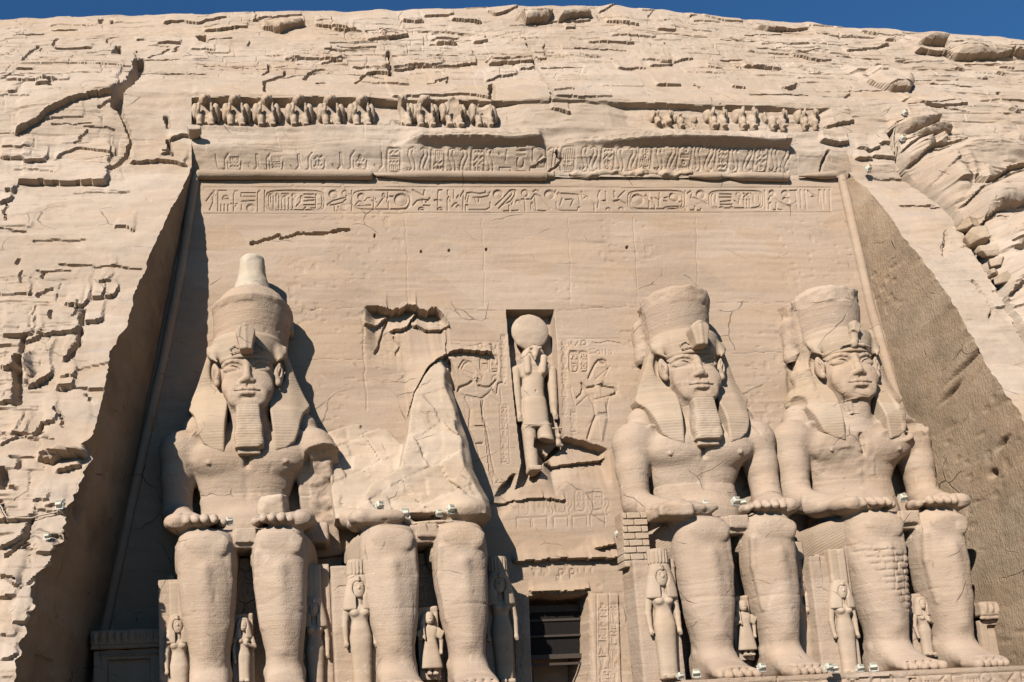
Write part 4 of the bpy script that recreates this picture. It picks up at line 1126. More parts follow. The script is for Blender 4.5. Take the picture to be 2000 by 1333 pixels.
for p, a, w in (
    (KL((72, 298), (95, 255), (110, 235), (140, 240), (175, 248)), .12, .06), (KL((95, 305), (115, 262), (150, 248)), .10, .05), (KL((175, 245), (240, 320), (275, 365)), .07, .045), (KL((72, 298), (140, 370), (185, 395)), .06, .04), (KL((110, 320), (200, 350)), .05, .04), (KL((275, 365), (262, 380), (268, 405), (240, 412)), .05, .04),
    (KL((66, 490), (80, 460), (150, 435), (182, 410)), .18, .09), (KL((240, 445), (290, 458), (330, 455), (360, 425), (382, 400)), .16, .07), (KL((66, 490), (90, 520), (180, 540), (265, 552), (330, 500), (372, 420)), .09, .05), (KL((355, 480), (388, 518), (402, 425), (440, 418)), .13, .055), (KL((330, 530), (430, 590), (418, 480)), .05, .04), (KL((350, 400), (358, 370), (380, 360)), .06, .04), (KL((405, 430), (460, 435), (465, 420)), .05, .04),
    (KL((120, 545), (168, 645), (160, 730), (155, 800)), .09, .05), (KL((275, 570), (265, 640), (272, 710), (290, 745)), .07, .045), (KL((290, 745), (310, 850), (330, 980), (345, 1080), (370, 1180), (410, 1230), (470, 1255)), .08, .045), (KL((158, 800), (200, 880), (225, 960), (250, 1080), (300, 1160)), .06, .04), (KL((290, 740), (345, 850)), .05, .04), (KL((360, 1200), (358, 1270), (385, 1265), (400, 1240)), .06, .04), (KL((335, 1180), (360, 1265)), .05, .04), (KL((215, 932), (265, 930)), .12, .05), (KL((390, 1265), (470, 1255)), .05, .04),
    (KL((5, 100), (80, 108), (100, 125), (230, 110)), .06, .045), (KL((110, 115), (220, 122)), .05, .04), (arc(KL, 252, 115, 20, 20), .07, .04), (KL((255, 145), (300, 125)), .06, .04), (KL((320, 105), (350, 100), (370, 150), (385, 110), (388, 150)), .07, .045), (KL((415, 105), (455, 105), (455, 140), (418, 140)), .06, .04), (KL((0, 72), (470, 78)), .04, .04),
    (KL((412, 610), (480, 608)), .04, .03), (KL((412, 610), (432, 1095), (500, 1100), (478, 610)), .05, .035),
    (KR((345, 440), (375, 370), (410, 300), (440, 268), (480, 260), (515, 275)), .16, .07), (KR((415, 295), (450, 285), (490, 298)), .10, .05), (KR((515, 275), (530, 320), (550, 330), (525, 355)), .10, .05), (KR((530, 350), (470, 400), (415, 445)), .05, .04), (KR((500, 420), (540, 345)), .05, .04), (KR((280, 490), (320, 535), (400, 520)), .18, .08), (KR((472, 515), (540, 530), (590, 535), (612, 560), (605, 590), (560, 605)), .16, .07), (KR((560, 605), (470, 630), (395, 648), (340, 600), (280, 520)), .08, .05),
    (KR((232, 630), (275, 590), (285, 545)), .14, .07), (KR((175, 560), (200, 650), (220, 712), (300, 640), (330, 610)), .06, .045), (KR((345, 610), (390, 690), (412, 800)), .09, .05), (KR((412, 805), (375, 900), (338, 1020)), .16, .08), (KR((545, 610), (520, 720), (530, 810)), .05, .04), (KR((412, 805), (470, 790), (530, 815)), .05, .04), (KR((330, 905), (400, 825)), .06, .04), (KR((110, 540), (170, 545), (180, 520)), .05, .04), (KR((70, 65), (650, 55)), .04, .04),
    (arc(KR, 300, 98, 24, 24), .08, .045), (KR((270, 120), (325, 145)), .07, .04), (KR((385, 95), (450, 105), (535, 80), (665, 105)), .07, .045), (KR((150, 90), (165, 130), (185, 90), (200, 130)), .06, .04), (KR((215, 130), (250, 85)), .06, .04), (KR((360, 200), (420, 195)), .06, .045), (arc(KR, 440, 190, 20, 18), .06, .04), (KR((480, 165), (480, 210)), .06, .04), (KR((515, 165), (515, 210)), .06, .04), (arc(KR, 555, 190, 18, 18), .05, .04), (KR((360, 165), (410, 160)), .05, .04),
): S(p, a * .72, w * .86)
_gr.seed(9)
KBL = KL((72, 298), (95, 255), (120, 235), (175, 245), (240, 320), (275, 365), (262, 380), (268, 405), (240, 415), (240, 445), (290, 458), (330, 455), (372, 400), (385, 420), (330, 500), (265, 552), (275, 570), (265, 640), (290, 745), (330, 980), (370, 1180), (470, 1255), (385, 1268), (358, 1265), (300, 1160), (225, 960), (160, 800), (168, 645), (120, 545), (66, 490), (80, 460), (182, 410), (185, 395), (140, 370))
KBR = KR((345, 440), (375, 370), (410, 300), (440, 268), (480, 260), (515, 275), (550, 330), (525, 355), (500, 420), (472, 515), (540, 530), (605, 540), (612, 570), (560, 605), (545, 610), (520, 720), (530, 810), (480, 1050), (338, 1020), (412, 805), (390, 690), (345, 610), (220, 712), (175, 560), (205, 560), (235, 635), (285, 545), (320, 535), (400, 520), (400, 470))
for kb in (KBL, KBR): wall_lines.insert(0, ('B', wpts(kb), .085, .16))
for cx, cy, rx, ry in ((946, 711, 8, 13), (965, 711, 8.5, 16), (1121, 707, 9, 20), (1140, 707, 9, 20)):
    for st in cartouche(cx, cy, rx, ry): S(st, .06, .04)
for cx, cy, w, h in ((983, 700, 9, 90), (985, 850, 12, 110), (1103, 740, 10, 150), (1120, 830, 11, 60)):
    for st in scribble(cx, cy, w, h): S(st, .05, .04)
# rows of cartouches low on the wall, worn
for i, cx in enumerate((1024, 1055, 1096, 1133, 1168)):
    for st in cartouche(cx, 985 - i * 2.2, 10, 21): S(st, .035 if i > 1 else .02, .042)
    S([(cx - 14, 1012 - i), (cx + 14, 1011 - i), (cx + 14, 1030 - i)], .04, .04); S([(cx - 14, 1012 - i), (cx - 14, 1030 - i)], .04, .04)
for cx, fl in ((1075, 0), (1112, 1), (1150, 0), (1185, 1)):
    for st in cobra(cx, fl, 14, 975, 1005): S(st, .03, .04)
for cx, cy, w, h in ((1045, 1115, 14, 20), (1065, 1115, 14, 20), (1130, 1110, 60, 16), (1090, 1130, 110, 14)):
    for st in scribble(cx, cy, w, h): S(st, .045, .038)
for cx in (1097, 1118): S(oval(cx, 1117, 5, 5, 10), .06, .04); S([(cx - 3, 1122), (cx - 4, 1130)], .06, .04)
for cx in (1176, 1196):
    for st in scribble(cx, 1255, 17, 150): S(st, .055, .042)
S([(1164, 1160), (1166, 1333)], .04, .035); S([(1188, 1160), (1192, 1333)], .04, .035)
for st in cartouche(1187, 1325, 15, 18): S(st, .05, .04)
for cx, cy, h in ((1012, 1250, 160),):
    for st in scribble(cx, cy, 18, h): S(st, .05, .042)

# ---- breaks, ledges and scars of the wall
W('K', [(490, 476), (520, 468), (546, 459)], .30, .075); W('K', [(549, 466), (580, 457), (640, 454), (684, 448)], .30, .07)
for x, y in ((823, 491), (877, 490), (1226, 484), (950, 487)): W('H', oval(x, y, 3.2, 2.2, 8), .4, .05)
W('H', oval(733, 461, 2, 3, 8), .2, .04)
for xs in (795, 945, 1113, 1242, 1362): W('K', [(xs - 4, 425), (xs, 500), (xs + 2, 600)], .018, .03)
W('K', [(560, 605), (705, 602)], .03, .035); W('K', [(870, 605), (985, 607)], .03, .03); W('K', [(1090, 606), (1240, 600)], .03, .035); W('K', [(1400, 590), (1545, 592)], .03, .03); W('K', [(600, 702), (710, 702)], .03, .03); W('K', [(1430, 690), (1540, 688)], .03, .03)
W('L', [(872, 692), (900, 688), (962, 694)], .38, .5); W('L', [(796, 812), (806, 775), (830, 730), (852, 708), (874, 695)], .55, 1.2)
W('K', [(878, 705), (888, 760)], .3, .1)
W('H', [(1536, 770), (1527, 620), (1516, 606), (1548, 596), (1560, 770)], .10, .25)
# the door frame's broken cornice
W('L', [(998, 1098), (1030, 1097), (1060, 1095), (1120, 1094), (1205, 1091)], .38, .55); W('L', [(1160, 1074), (1200, 1066)], .3, .3)
W('L', [(1033, 1155), (1060, 1158), (1120, 1155), (1150, 1152)], .25, .35)
W('L', [(960, 985), (1000, 980), (1060, 972)], .22, .4); W('L', [(1062, 976), (1102, 979)], .2, .3)

wz = np.concatenate([np.arange(-1.2, 6.5, .062), np.arange(6.5, 18.3, .05), np.arange(18.3, 24.4, .065), np.arange(24.4, 27.42, .034)])
wa = np.linspace(-.006, 1.006, 1120)
WX = corner_l(wz)[:, None] + (corner_r(wz) - corner_l(wz))[:, None] * wa[None, :]
WZ = np.repeat(wz[:, None], len(wa), 1)
WD = .05 * fbm2(WX * .2, WZ * .3, 3, 301) + .014 * vn2(WX * .5, (WZ + .3 * fbm2(WX * .2, WZ * .2, 2, 302)) * 5, 303) + .008 * fbm2(WX * 2.5, WZ * 3.5, 3, 304)
# tiny picks and pits over the dressed face
WD += -.03 * smooth(.55, .8, vn2(WX * 3.1, WZ * 5.3, 305)) * smooth(.1, .5, vn2(WX * .3, WZ * .3, 306))


def below(xz, a, fall, x0=None):
    """recess below a broken edge, easing out downwards"""
    global WD
    P = np.array(sorted(xz)); m = (WX > P[0, 0]) & (WX < P[-1, 0])
    zl = np.interp(WX, P[:, 0], P[:, 1]) + .10 * vn2(WX * 1.7, WX * 0, 311) + .05 * vn2(WX * 5, WX * 0, 312)
    h = zl - WZ
    ta = smooth(0, .8, WX - P[0, 0]) * smooth(0, .4, P[-1, 0] - WX)
    WD = WD - np.where(m & (h > 0), ta * a * smooth(0, .06, h) * np.clip(1 - h / fall, 0, 1), 0)


# the scar where the second colossus broke away
sc = wpts([(707, 602), (716, 600), (745, 598), (760, 604), (790, 597), (815, 596), (835, 606), (852, 600), (866, 615), (878, 650)])
below(sc, .78, 3.4)
W('L', [(709, 637), (735, 632), (757, 612)], .22, .6); W('L', [(762, 642), (795, 634), (814, 604)], .24, .7); W('L', [(806, 628), (840, 640), (876, 638)], .22, .5)
W('K', [(757, 618), (748, 650), (735, 690)], .22, .07); W('K', [(770, 650), (782, 668), (776, 690)], .12, .05)
W('K', [(709, 610), (711, 700), (716, 800)], .03, .05)
# broken away under the right king and at the foot of the niche
below(wpts([(1050, 866), (1075, 880), (1104, 852), (1140, 862), (1165, 872), (1190, 878)]), .75, 2.4)
below(wpts([(960, 972), (975, 950), (985, 938), (1000, 926), (1012, 924)]), .6, 1.6)
W('L', [(1058, 905), (1090, 908), (1120, 904), (1183, 896)], .30, .35)
# the niche
NI = wpts([(989, 606), (1083, 606), (1088, 690), (1098, 830), (1103, 868), (1062, 905), (1050, 940), (1008, 955), (1019, 905), (1003, 770), (993, 660)])
WDn = np.zeros_like(WD); WDn = apply_lines(WX, WZ, WDn, [('H0', NI, 0, 0)])
nd = poly_sdf(np.array(NI), WX, WZ)
fade = smooth(8.2, 10.6, WZ)
WD = WD - .72 * smooth(.02, -.05, nd) * (.25 + .75 * fade)
# doorway
DR_ = wpts([(1033, 1166), (1060, 1160), (1100, 1164), (1148, 1160), (1152.5, 1340), (1040.5, 1340)])
dd = poly_sdf(np.array(DR_), WX + .02 * vn2(WX * 3, WZ * 3, 320), WZ)
door_m = smooth(.02, -.05, dd)
WD = apply_lines(WX, WZ, WD, wall_lines)
WD = WD * (1 - door_m) - 3.2 * door_m
# shallow frame round the door: posts stand a little proud
for x0, x1, yt in ((1000, 1033, 1167), (1153, 1207, 1160)):
    fr = np.array(wpts([(x0, yt), (x1, yt), (x1 + 6, 1345), (x0 + 8, 1345)]))
    WD += .10 * smooth(.03, -.04, poly_sdf(fr, WX, WZ))
WV = np.stack([WX, wall_y(WZ) - WD, WZ], -1)
wall_me = mk_mesh('wall', (WV - FO).reshape(-1, 3), grid_quads(*WX.shape, 0, True), smooth_angle=35)
link('wall', wall_me, M_WALL, facade)

# ---- sloping side walls (jambs)
def jamb(side, mat):
    zz = zlow.copy()
    ax_, cx_ = (arris_l(zz), corner_l(zz)) if side < 0 else (arris_r(zz), corner_r(zz))
    # the arris must meet the displaced cliff sheet
    SH = (SL[:n_low - 1, -1] if side < 0 else SR[:n_low - 1, 0])
    E0 = SH[:len(zz)]
    n = 90; t = np.linspace(0, 1, n)
    B = np.stack([cx_, wall_y(zz) + .25, E0[:, 2]], -1)
    ker = np.hanning(41); ker /= ker.sum()
    ES = np.stack([np.convolve(np.pad(E0[:, k], 20, mode='edge'), ker, mode='valid') for k in range(3)], -1)
    V = ES[:, None, :] + (B - ES)[:, None, :] * t[None, :, None] + (E0 - ES)[:, None, :] * np.exp(-t / .05)[None, :, None]
    Yv, Zv = V[..., 1], V[..., 2]
    D = .035 * fbm2(Yv * .45, Zv * .45, 3, 401 + side) + .016 * fbm2(Yv * 2.4 + Zv * 1.2, Zv * 1.1 - Yv * .6, 4, 402)
    D += -.05 * smooth(.5, .8, vn2(Yv * 2.2, Zv * 3.0, 403)) * smooth(0, .4, vn2(Yv * .4, Zv * .3, 404))
    D *= np.minimum(smooth(0, .06, t)[None, :], smooth(1, .97, t)[None, :])
    if side > 0:      # gouges
        for gx, gz, gl in ((39.0, 13.9, 1.1), (40.2, 12.9, .7), (37.8, 9.5, .3)):
            D -= .30 * np.exp(-((Yv - gx) / gl) ** 2 - ((Zv - gz - (Yv - gx) * -.35) / .13) ** 2)
        D -= .45 * np.exp(-((Yv - 38.6) / .2) ** 2 - ((Zv - 8.35) / .16) ** 2)
    else:
        D -= .5 * np.exp(-((Yv - 36.2) / .5) ** 2 - ((Zv - 7.6) / .9) ** 2) * (1 + .6 * vn2(Yv * 2, Zv * 2, 9))
        # a shallow stela panel near the foot
        pan = poly_sdf(np.array([(34.2, -2.0), (34.2, 1.1), (36.4, 1.1), (36.4, -2.0)]), Yv, Zv)
        D -= .12 * smooth(.03, -.03, pan)
    V[..., 0] += -side * D
    return mk_mesh('jamb', (V - FO).reshape(-1, 3), grid_quads(len(zz), n, 0, side > 0), smooth_angle=40)


link('jamb', jamb(-1, None), M_JAMB, facade, label='left sloping side wall, deep in shadow')
link('jamb', jamb(1, None), M_JAMB, facade, label='right sloping side wall, chiselled and darkened in patches')

# ---- torus rolls: horizontal pieces left between the breaks, and the two upright ones
def roll(px, r0, seed, taper=(0.5, 0.5), off=-.14):
    P = np.array([UW(x, y, off) for x, y in px]); n = max(12, int(np.linalg.norm(P[-1] - P[0]) / .07))
    tt = np.linspace(0, 1, n); s = np.linspace(0, 1, len(P))
    C_ = np.stack([np.interp(tt, s, P[:, k]) for k in range(3)], -1)
    L = np.linalg.norm(P[-1] - P[0])
    m = 20; an = np.arange(m) * 2 * np.pi / m
    T = (P[-1] - P[0]) / L; a = np.cross(T, [0, -1, .1]); a /= np.linalg.norm(a); b = np.cross(T, a)
    rr = r0 * (1 + .03 * vn2(tt * L * .7, tt * 0, seed))
    rr = rr * np.minimum(1, smooth(-.1, taper[0], tt * L) * .75 + .25) * np.minimum(1, smooth(-.1, taper[1], (1 - tt) * L) * .75 + .25)
    V = []
    for i in range(n):
        k = rr[i] * (1 + .07 * fbm2(np.cos(an) * 1.2 + tt[i] * L * .9, np.sin(an) * 1.2 + 3, 3, seed + 1))
        V.append(C_[i] + k[:, None] * (np.cos(an)[:, None] * a + np.sin(an)[:, None] * b))
    V = np.concatenate(V); i = np.arange(n - 1)[:, None] * m; j = np.arange(m)[None, :]
    Q = np.stack([i + j, i + (j + 1) % m, i + m + (j + 1) % m, i + m + j], -1).reshape(-1, 4)
    caps = np.concatenate([np.stack([np.zeros(m - 2, int), np.arange(1, m - 1), np.arange(2, m)], -1), (n - 1) * m + np.stack([np.zeros(m - 2, int), np.arange(2, m), np.arange(1, m - 1)], -1)])
    return mk_mesh('torus_moulding', V - FO, Q, caps, smooth_angle=45)


for px, r, sd, tp in (([(384, 342), (560, 342), (727, 342)], .30, 501, (.1, .05)), ([(735, 343), (900, 344), (1054, 345), (1068, 344)], .30, 503, (1.6, .4)),
                      ([(1345, 345), (1392, 345), (1424, 346)], .25, 507, (1.2, 1.0)), ([(1418, 345), (1480, 346), (1540, 347)], .29, 509, (1.0, .05)), ([(1560, 344), (1620, 343), (1632, 342)], .24, 511, (1.0, .1))):
    link('torus_moulding', roll(px, r * .84, sd, tp), M_WALL, facade)
for px, sd in (([(381, 345), (355, 520), (322, 690), (262, 960), (203, 1236)], 521), ([(1643, 345), (1662, 430), (1700, 600), (1766, 830), (1835, 1010), (1900, 1200)], 531)):
    link('torus_moulding', roll(px, .235, sd, (.05, .05), off=-.05), M_WALL, facade)
# rough stump of the roll, right of the middle
rv = Vol([10, 43.3, 26.3], [34, 45.2, 28.2], .075)
for a, b, zc_, r in ((1062, 1078, 345, .26), (1112, 1250, 341, .20), (1250, 1345, 340, .24), (1290, 1322, 344, .2)):
    A = UW(a, zc_, -.02); B = UW(b, zc_, -.02); rv.cone(A, B, r, r * .8, .2)
rv.rough(.13, .45, 77, 3, 1.6)
link('broken_moulding', rv.mesh('broken_moulding', FO, 40), M_RUIN, facade)

# ---- door: dark metal frame with rails and screen, and the passage behind
dr = thing('entrance_gate', tuple(UW(1095, 1333, 1.2)), 'dark metal entrance gate with screened transom panes in the central doorway', 'gate')
DG = np.array(dr.location)
def gp(x, y, o=1.2): return UW(x, y, o)
m = MB()
for (a, b, r) in (((1034, 1212), (1149, 1210), .055), ((1036, 1243), (1150, 1241), .05), ((1038, 1284), (1152, 1281), .11), ((1038, 1298), (1152, 1296), .06), ((1033, 1190), (1148, 1188), .16)):
    A, B = gp(*a), gp(*b); m.box((A + B) / 2 - DG, (abs(B - A)[0] + .3, .12, 2 * r))
link('rail', m.mesh('rail'), M_GATE, dr)
for x in (1042, 1147):
    m = MB(); A, B = gp(x, 1296, 1.28), gp(x + 1, 1420, 1.28); m.box((A + B) / 2 - DG, (.10, .10, abs(A - B)[2])); link('post', m.mesh('post'), M_GATE, dr)
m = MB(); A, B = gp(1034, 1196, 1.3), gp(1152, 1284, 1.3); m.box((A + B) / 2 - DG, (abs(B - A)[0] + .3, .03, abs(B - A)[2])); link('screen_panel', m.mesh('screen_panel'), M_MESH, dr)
# ------------------------------------------------------------------ the four seated colossi
SXS = [0.0, 7.8, 21.81, 29.93]
SO = np.array([0.0, 39.0, -0.72])           # local origin of every colossus part
MIR = np.array([-1, 1, 1.0])


def sides(f):
    for s in (-1, 1): f(s)


# ---------------------------------------------------------------- legs, feet and hands (shared volume)
BLO, BHI = (-5.1, 35.9, -.9), (4.7, 43.9, 13.6)
LEGC = {-1: -1.88, 1: 1.20}


def legs(v, rough_hand=()):
    for s in (-1, 1):
        c = LEGC[s]; q = -s                                   # q: direction towards the other leg
        w = 1.0 if s < 0 else .93
        v.loft(2, [(-.6, c + .05, 39.0, .80 * w, .95), (.6, c + .06, 38.85, .80 * w, .86), (1.4, c + .06, 38.8, .86 * w, .90), (2.6, c + .03, 38.85, 1.08 * w, 1.08), (4.0, c, 38.9, 1.22 * w, 1.12), (5.2, c, 38.98, 1.29 * w, 1.10), (6.0, c, 39.02, 1.26 * w, 1.12), (6.45, c, 39.12, 1.18 * w, 1.08), (6.72, c, 39.3, .95 * w, .95)], p=2.5, capr=.16)
        # knee cap, and the muscle line of the shin
        v.ell((c + .14, 38.0, 5.98), (.90, .17, .48), .12)
        v.ell((c + .60, 37.98, 5.74), (.36, .15, .34), .10)
        v.path([(c + .98, 37.86, 5.75), (c + .80, 37.78, 5.38), (c + .3, 37.70, 5.34)], .06, .08, 's')
        v.path([(c + q * .95, 38.2, 5.5), (c + q * 1.0, 38.28, 4.3), (c + q * .82, 38.25, 2.4)], [.13, .10, .05], .18)
        v.cone((c, 37.86, 4.8), (c + .05, 38.02, 1.4), .10, .08, .5)
        # foot
        v.loft(1, [(36.75, c + .05, -.46, .84, .28), (37.3, c + .06, -.36, .90, .40), (38.0, c + .06, -.12, .84, .66), (38.7, c + .06, .2, .80, .95), (39.8, c + .05, .1, .74, .84)], .35, p=2.2)
        for i in range(5):
            u = i / 4.0
            tx = c + q * (.72 - 1.46 * u) + .05; r = .22 - .07 * u if i else .25
            yt = 36.52 + .28 * u * u + (.0 if i else .02)
            v.cone((tx, 37.2, -.45), (tx, yt, -.56), r, r * .92, .07)
            v.ell((tx, yt - r * .55, -.47), (r * .6, .05, r * .42), .03)      # nail
            if i < 4: v.cone((tx - q * (r + .03), 36.9, -.32), (tx - q * (r + .03), 36.3, -.40), .035, .05, .02, 's')
        # anklebones
        v.ell((c + .80, 38.9, .55), (.14, .2, .22), .15); v.ell((c - .70, 38.9, .55), (.14, .2, .22), .15)


def hand(v, s, broken=False):
    c = LEGC[s]
    ox = lambda t: (c - .1) + s * t
    v.loft(1, [(38.15, ox(.25), 6.98, .95, .22), (38.9, ox(.45), 7.12, 1.0, .32), (39.8, ox(.85), 7.3, .72, .42), (40.8, ox(1.3), 7.6, .58, .52)], .25, p=2.3)
    v.ell((ox(1.05), 38.6, 7.0), (.46, .70, .36), .4)
    if not broken:
        for i, (t, y, r) in enumerate(((.62, 38.02, .185), (.24, 37.90, .195), (-.15, 37.88, .195), (-.53, 37.98, .18))):
            v.path([(ox(t + .12), 38.7, 7.12), (ox(t + .03), 38.15, 7.08), (ox(t), y, 6.93)], [r * .95, r, r * .88], .06)
            pass
            v.cone((ox(t + .21), 38.5, 7.33), (ox(t + .19), 37.6, 7.13), .03, .045, .03, 's')
        v.path([(ox(-.35), 39.5, 7.15), (ox(-.72), 38.9, 7.02), (ox(-.88), 38.3, 6.92)], [.27, .23, .18], .1)
    else:
        v.ell((ox(.1), 38.3, 6.95), (.85, .45, .28), .25)


def torso(v):
    v.loft(2, [(6.4, -.28, 42.25, 2.5, 1.45), (7.4, -.3, 42.25, 2.28, 1.24), (8.3, -.32, 42.25, 2.08, 1.15), (9.1, -.34, 42.3, 2.08, 1.08), (9.8, -.3, 42.3, 2.34, 1.18), (10.5, -.22, 42.25, 2.72, 1.28), (11.2, -.15, 42.25, 2.98, 1.22), (11.8, -.1, 42.3, 2.9, 1.02), (12.3, -.08, 42.4, 2.2, .85), (12.7, 0, 42.4, 1.3, .7)], p=2.5, capr=.2)
    for s in (-1, 1):
        v.ell((-.12 + s * 1.32, 41.42, 10.78), (1.34, .58, .82), .28)
        v.ell((-.12 + s * 1.75, 40.90, 10.42), (.12, .05, .11), .05)
        v.ell((-.1 + s * 3.02, 42.05, 11.35), (1.02, .92, 1.0), .35)
        v.ell((s * 2.5, 42.5, 12.45), (.75, .75, .85), .3)
        v.path([(-.1 + s * .5, 41.45, 11.75), (-.1 + s * 2.4, 41.35, 12.0)], [.12, .1], .3)     # collarbone
    v.cone((-.15, 41.1, 10.3), (-.15, 41.2, 11.5), .05, .05, .25, 's')
    v.cone((-.2, 41.1, 8.9), (-.2, 41.05, 9.6), .05, .05, .25, 's')
    v.ell((-.15, 41.02, 8.15), (.11, .14, .22), .16, 's')
    v.ell((-.15, 41.25, 7.55), (1.3, .45, .7), .5)
    v.loft(2, [(11.4, 0, 42.05, 1.0, .95), (12.3, 0, 41.95, .92, .9), (13.2, 0, 41.9, .95, .95)], .25)


def arm(v, s, stub=False):
    c = -3.38 if s < 0 else 3.12
    if stub:
        v.cone((c - .1, 42.05, 11.35), (c + .25, 41.65, 10.75), .95, .9, .2)
        v.box((c + .35, 41.2, 10.25), (.9, .9, .75), .1, 0, 's', rotz(.3) @ rotx(-.5))
        return
    v.path([(c - s * .05, 42.05, 11.3), (c + s * .02, 41.95, 10.0), (c + s * .05, 41.8, 8.3)], [.86, .74, .68], .25)
    v.path([(c + s * .02, 41.8, 8.2), (c - s * .35, 40.6, 7.6), (c - s * .7, 39.6, 7.3)], [.68, .56, .48], .2)
    v.loft(2, [(9.55, c, 41.9, .735, .74), (9.72, c, 41.92, .74, .75)], .02)


def fig_label(i): return None


base = Vol(BLO, BHI, .065)
legs(base)
_base_d = base.d.copy()


def rock_field(v, amp, seed, mask=None):
    """angular breakage"""
    x, y, z = v.ax[0][:, None, None], v.ax[1][None, :, None], v.ax[2][None, None, :]
    m = np.abs(v.d) < .7
    if mask is not None: m &= mask(x, y, z)
    i = np.nonzero(m); X, Y, Z = v.ax[0][i[0]], v.ax[1][i[1]], v.ax[2][i[2]]
    n = vn3(X * 1.1, Y * 1.1, Z * 1.4, seed); n2 = vn3(X * 2.7, Y * 2.7, Z * 3.1, seed + 1); n3 = vn3(X * 6, Y * 6, Z * 7, seed + 2)
    v.d[i] += amp * (n + .5 * n2 + .22 * n3)


def weather(v, seed, amp):
    """worn skin: low swells, flaked patches with an edge, saw-cut joints, chips"""
    m = np.nonzero(np.abs(v.d) < .35)
    X, Y, Z = v.ax[0][m[0]], v.ax[1][m[1]], v.ax[2][m[2]]
    r = .018 * vn3(X / 1.1, Y / 1.1, Z / .8, seed)
    r += amp * smooth(.24, .31, vn3(X / 1.3, Y / 1.3, Z / .75, seed + 1) + .25 * vn3(X / .35, Y / .35, Z / .3, seed + 2))
    r += amp * .8 * smooth(.30, .36, vn3(X / .6 + 9, Y / .6, Z / .35, seed + 3) + .3 * vn3(X / .2, Y / .2, Z / .2, seed + 4))
    r += .022 * smooth(.66, .8, vn3(X / .3, Y / .3, Z / .25 + 5, seed + 5)) * smooth(.0, .4, vn3(X / 2, Y / 2, Z / 2, seed + 6))
    for zc in (2.95, 9.05, 12.05):
        r += .028 * smooth(.055, .01, np.abs(Z - zc - .06 * vn3(X / 1.5, Y / 1.5, Z * 0, seed + 8))) * smooth(-.35, .0, vn3(X / 1.1, Y / 2, Z * 0, seed + 9))
    v.d[m] += r


def body(i):
    v = Vol(BLO, BHI, .065); v.d = _base_d.copy()
    v.box((-.33, 40.2, 6.26), (.80, 1.7, .42), .05, .05); v.box((-.21, 38.6, 6.36), (.46, .30, .32), .04)
    if i != 1:
        torso(v)
        arm(v, -1); arm(v, 1, stub=(i == 0))
        hand(v, -1, broken=(i == 2)); hand(v, 1)
    else:
        hand(v, -1, broken=True)
    if i == 0:
        v.box((3.1, 42.75, 8.5), (.82, .75, 2.3), .12, .1, rot=roty(-.10) @ rotx(.12)); v.box((2.7, 41.6, 7.0), (.8, .9, .5), .2, .15)
        rock_field(v, .17, 601, lambda x, y, z: (x > 2.75) & (z > 7.6) & (y > 40.6) & (z < 11.1))
    if i == 2:
        rock_field(v, .10, 611, lambda x, y, z: (x < -1.2) & (z > 6.75) & (z < 7.7) & (y < 40.2))
        v.box((-3.3, 38.6, 6.85), (.75, .9, .25), .1, .1); rock_field(v, .08, 613, lambda x, y, z: (x < -2.4) & (z > 6.4) & (z < 7.3) & (y < 39.6))
    if i == 3:
        # the flaked skin of the chest, and the patched shin
        v.ell((1.55, 40.95, 11.1), (.95, .16, .42), .06); v.ell((1.6, 40.8, 11.1), (.8, .14, .33), .04, 's')
        v.ell((-.9, 40.9, 10.0), (1.0, .12, .5), .05, 's'); v.ell((.3, 41.1, 9.3), (.5, .12, .35), .05, 's')
        v.ell((2.9, 41.3, 11.9), (.8, .6, .5), .08, 's'); rock_field(v, .12, 621, lambda x, y, z: (x > 2.0) & (z > 11.1) & (y < 42.2))
        rock_field(v, .07, 625, lambda x, y, z: (x > -2.5) & (x < .4) & (z > 9.2) & (z < 11.2) & (y < 41.6))
        def stones(x, y, z):
            zz = z + .06 * np.sin(x * 2.3); row = np.floor(zz / .30).astype(int); fz = zz / .30 - row
            xx = x * 1.25 + .5 * (row % 2) + .23 * hrand(row, row * 0 + 5, 9); col = np.floor(xx / .75).astype(int); fx = xx / .75 - col
            e = np.minimum(np.minimum(fz, 1 - fz) * .30, np.minimum(fx, 1 - fx) * .6)
            m = smooth(-3.1, -2.6, x - .55 * (z - 4.4) * -1) * smooth(2.3, 2.7, z + .35 * (x + 2.6)) * smooth(5.0, 4.75, z + .25 * (x + 1.9)) * (y < 38.9) * (x < -.5)
            return (.018 * hrand(row, col, 4) - .065 * smooth(.05, .015, e)) * -m
        v.op((-3.2, 37.3, 1.6), (-.5, 39.2, 5.1), lambda x, y, z: stones(*np.broadcast_arrays(x, y, z)), 0, '+')
    if i == 1:
        pass
    weather(v, 660 + i, .011)
    return v.mesh('body', SO)


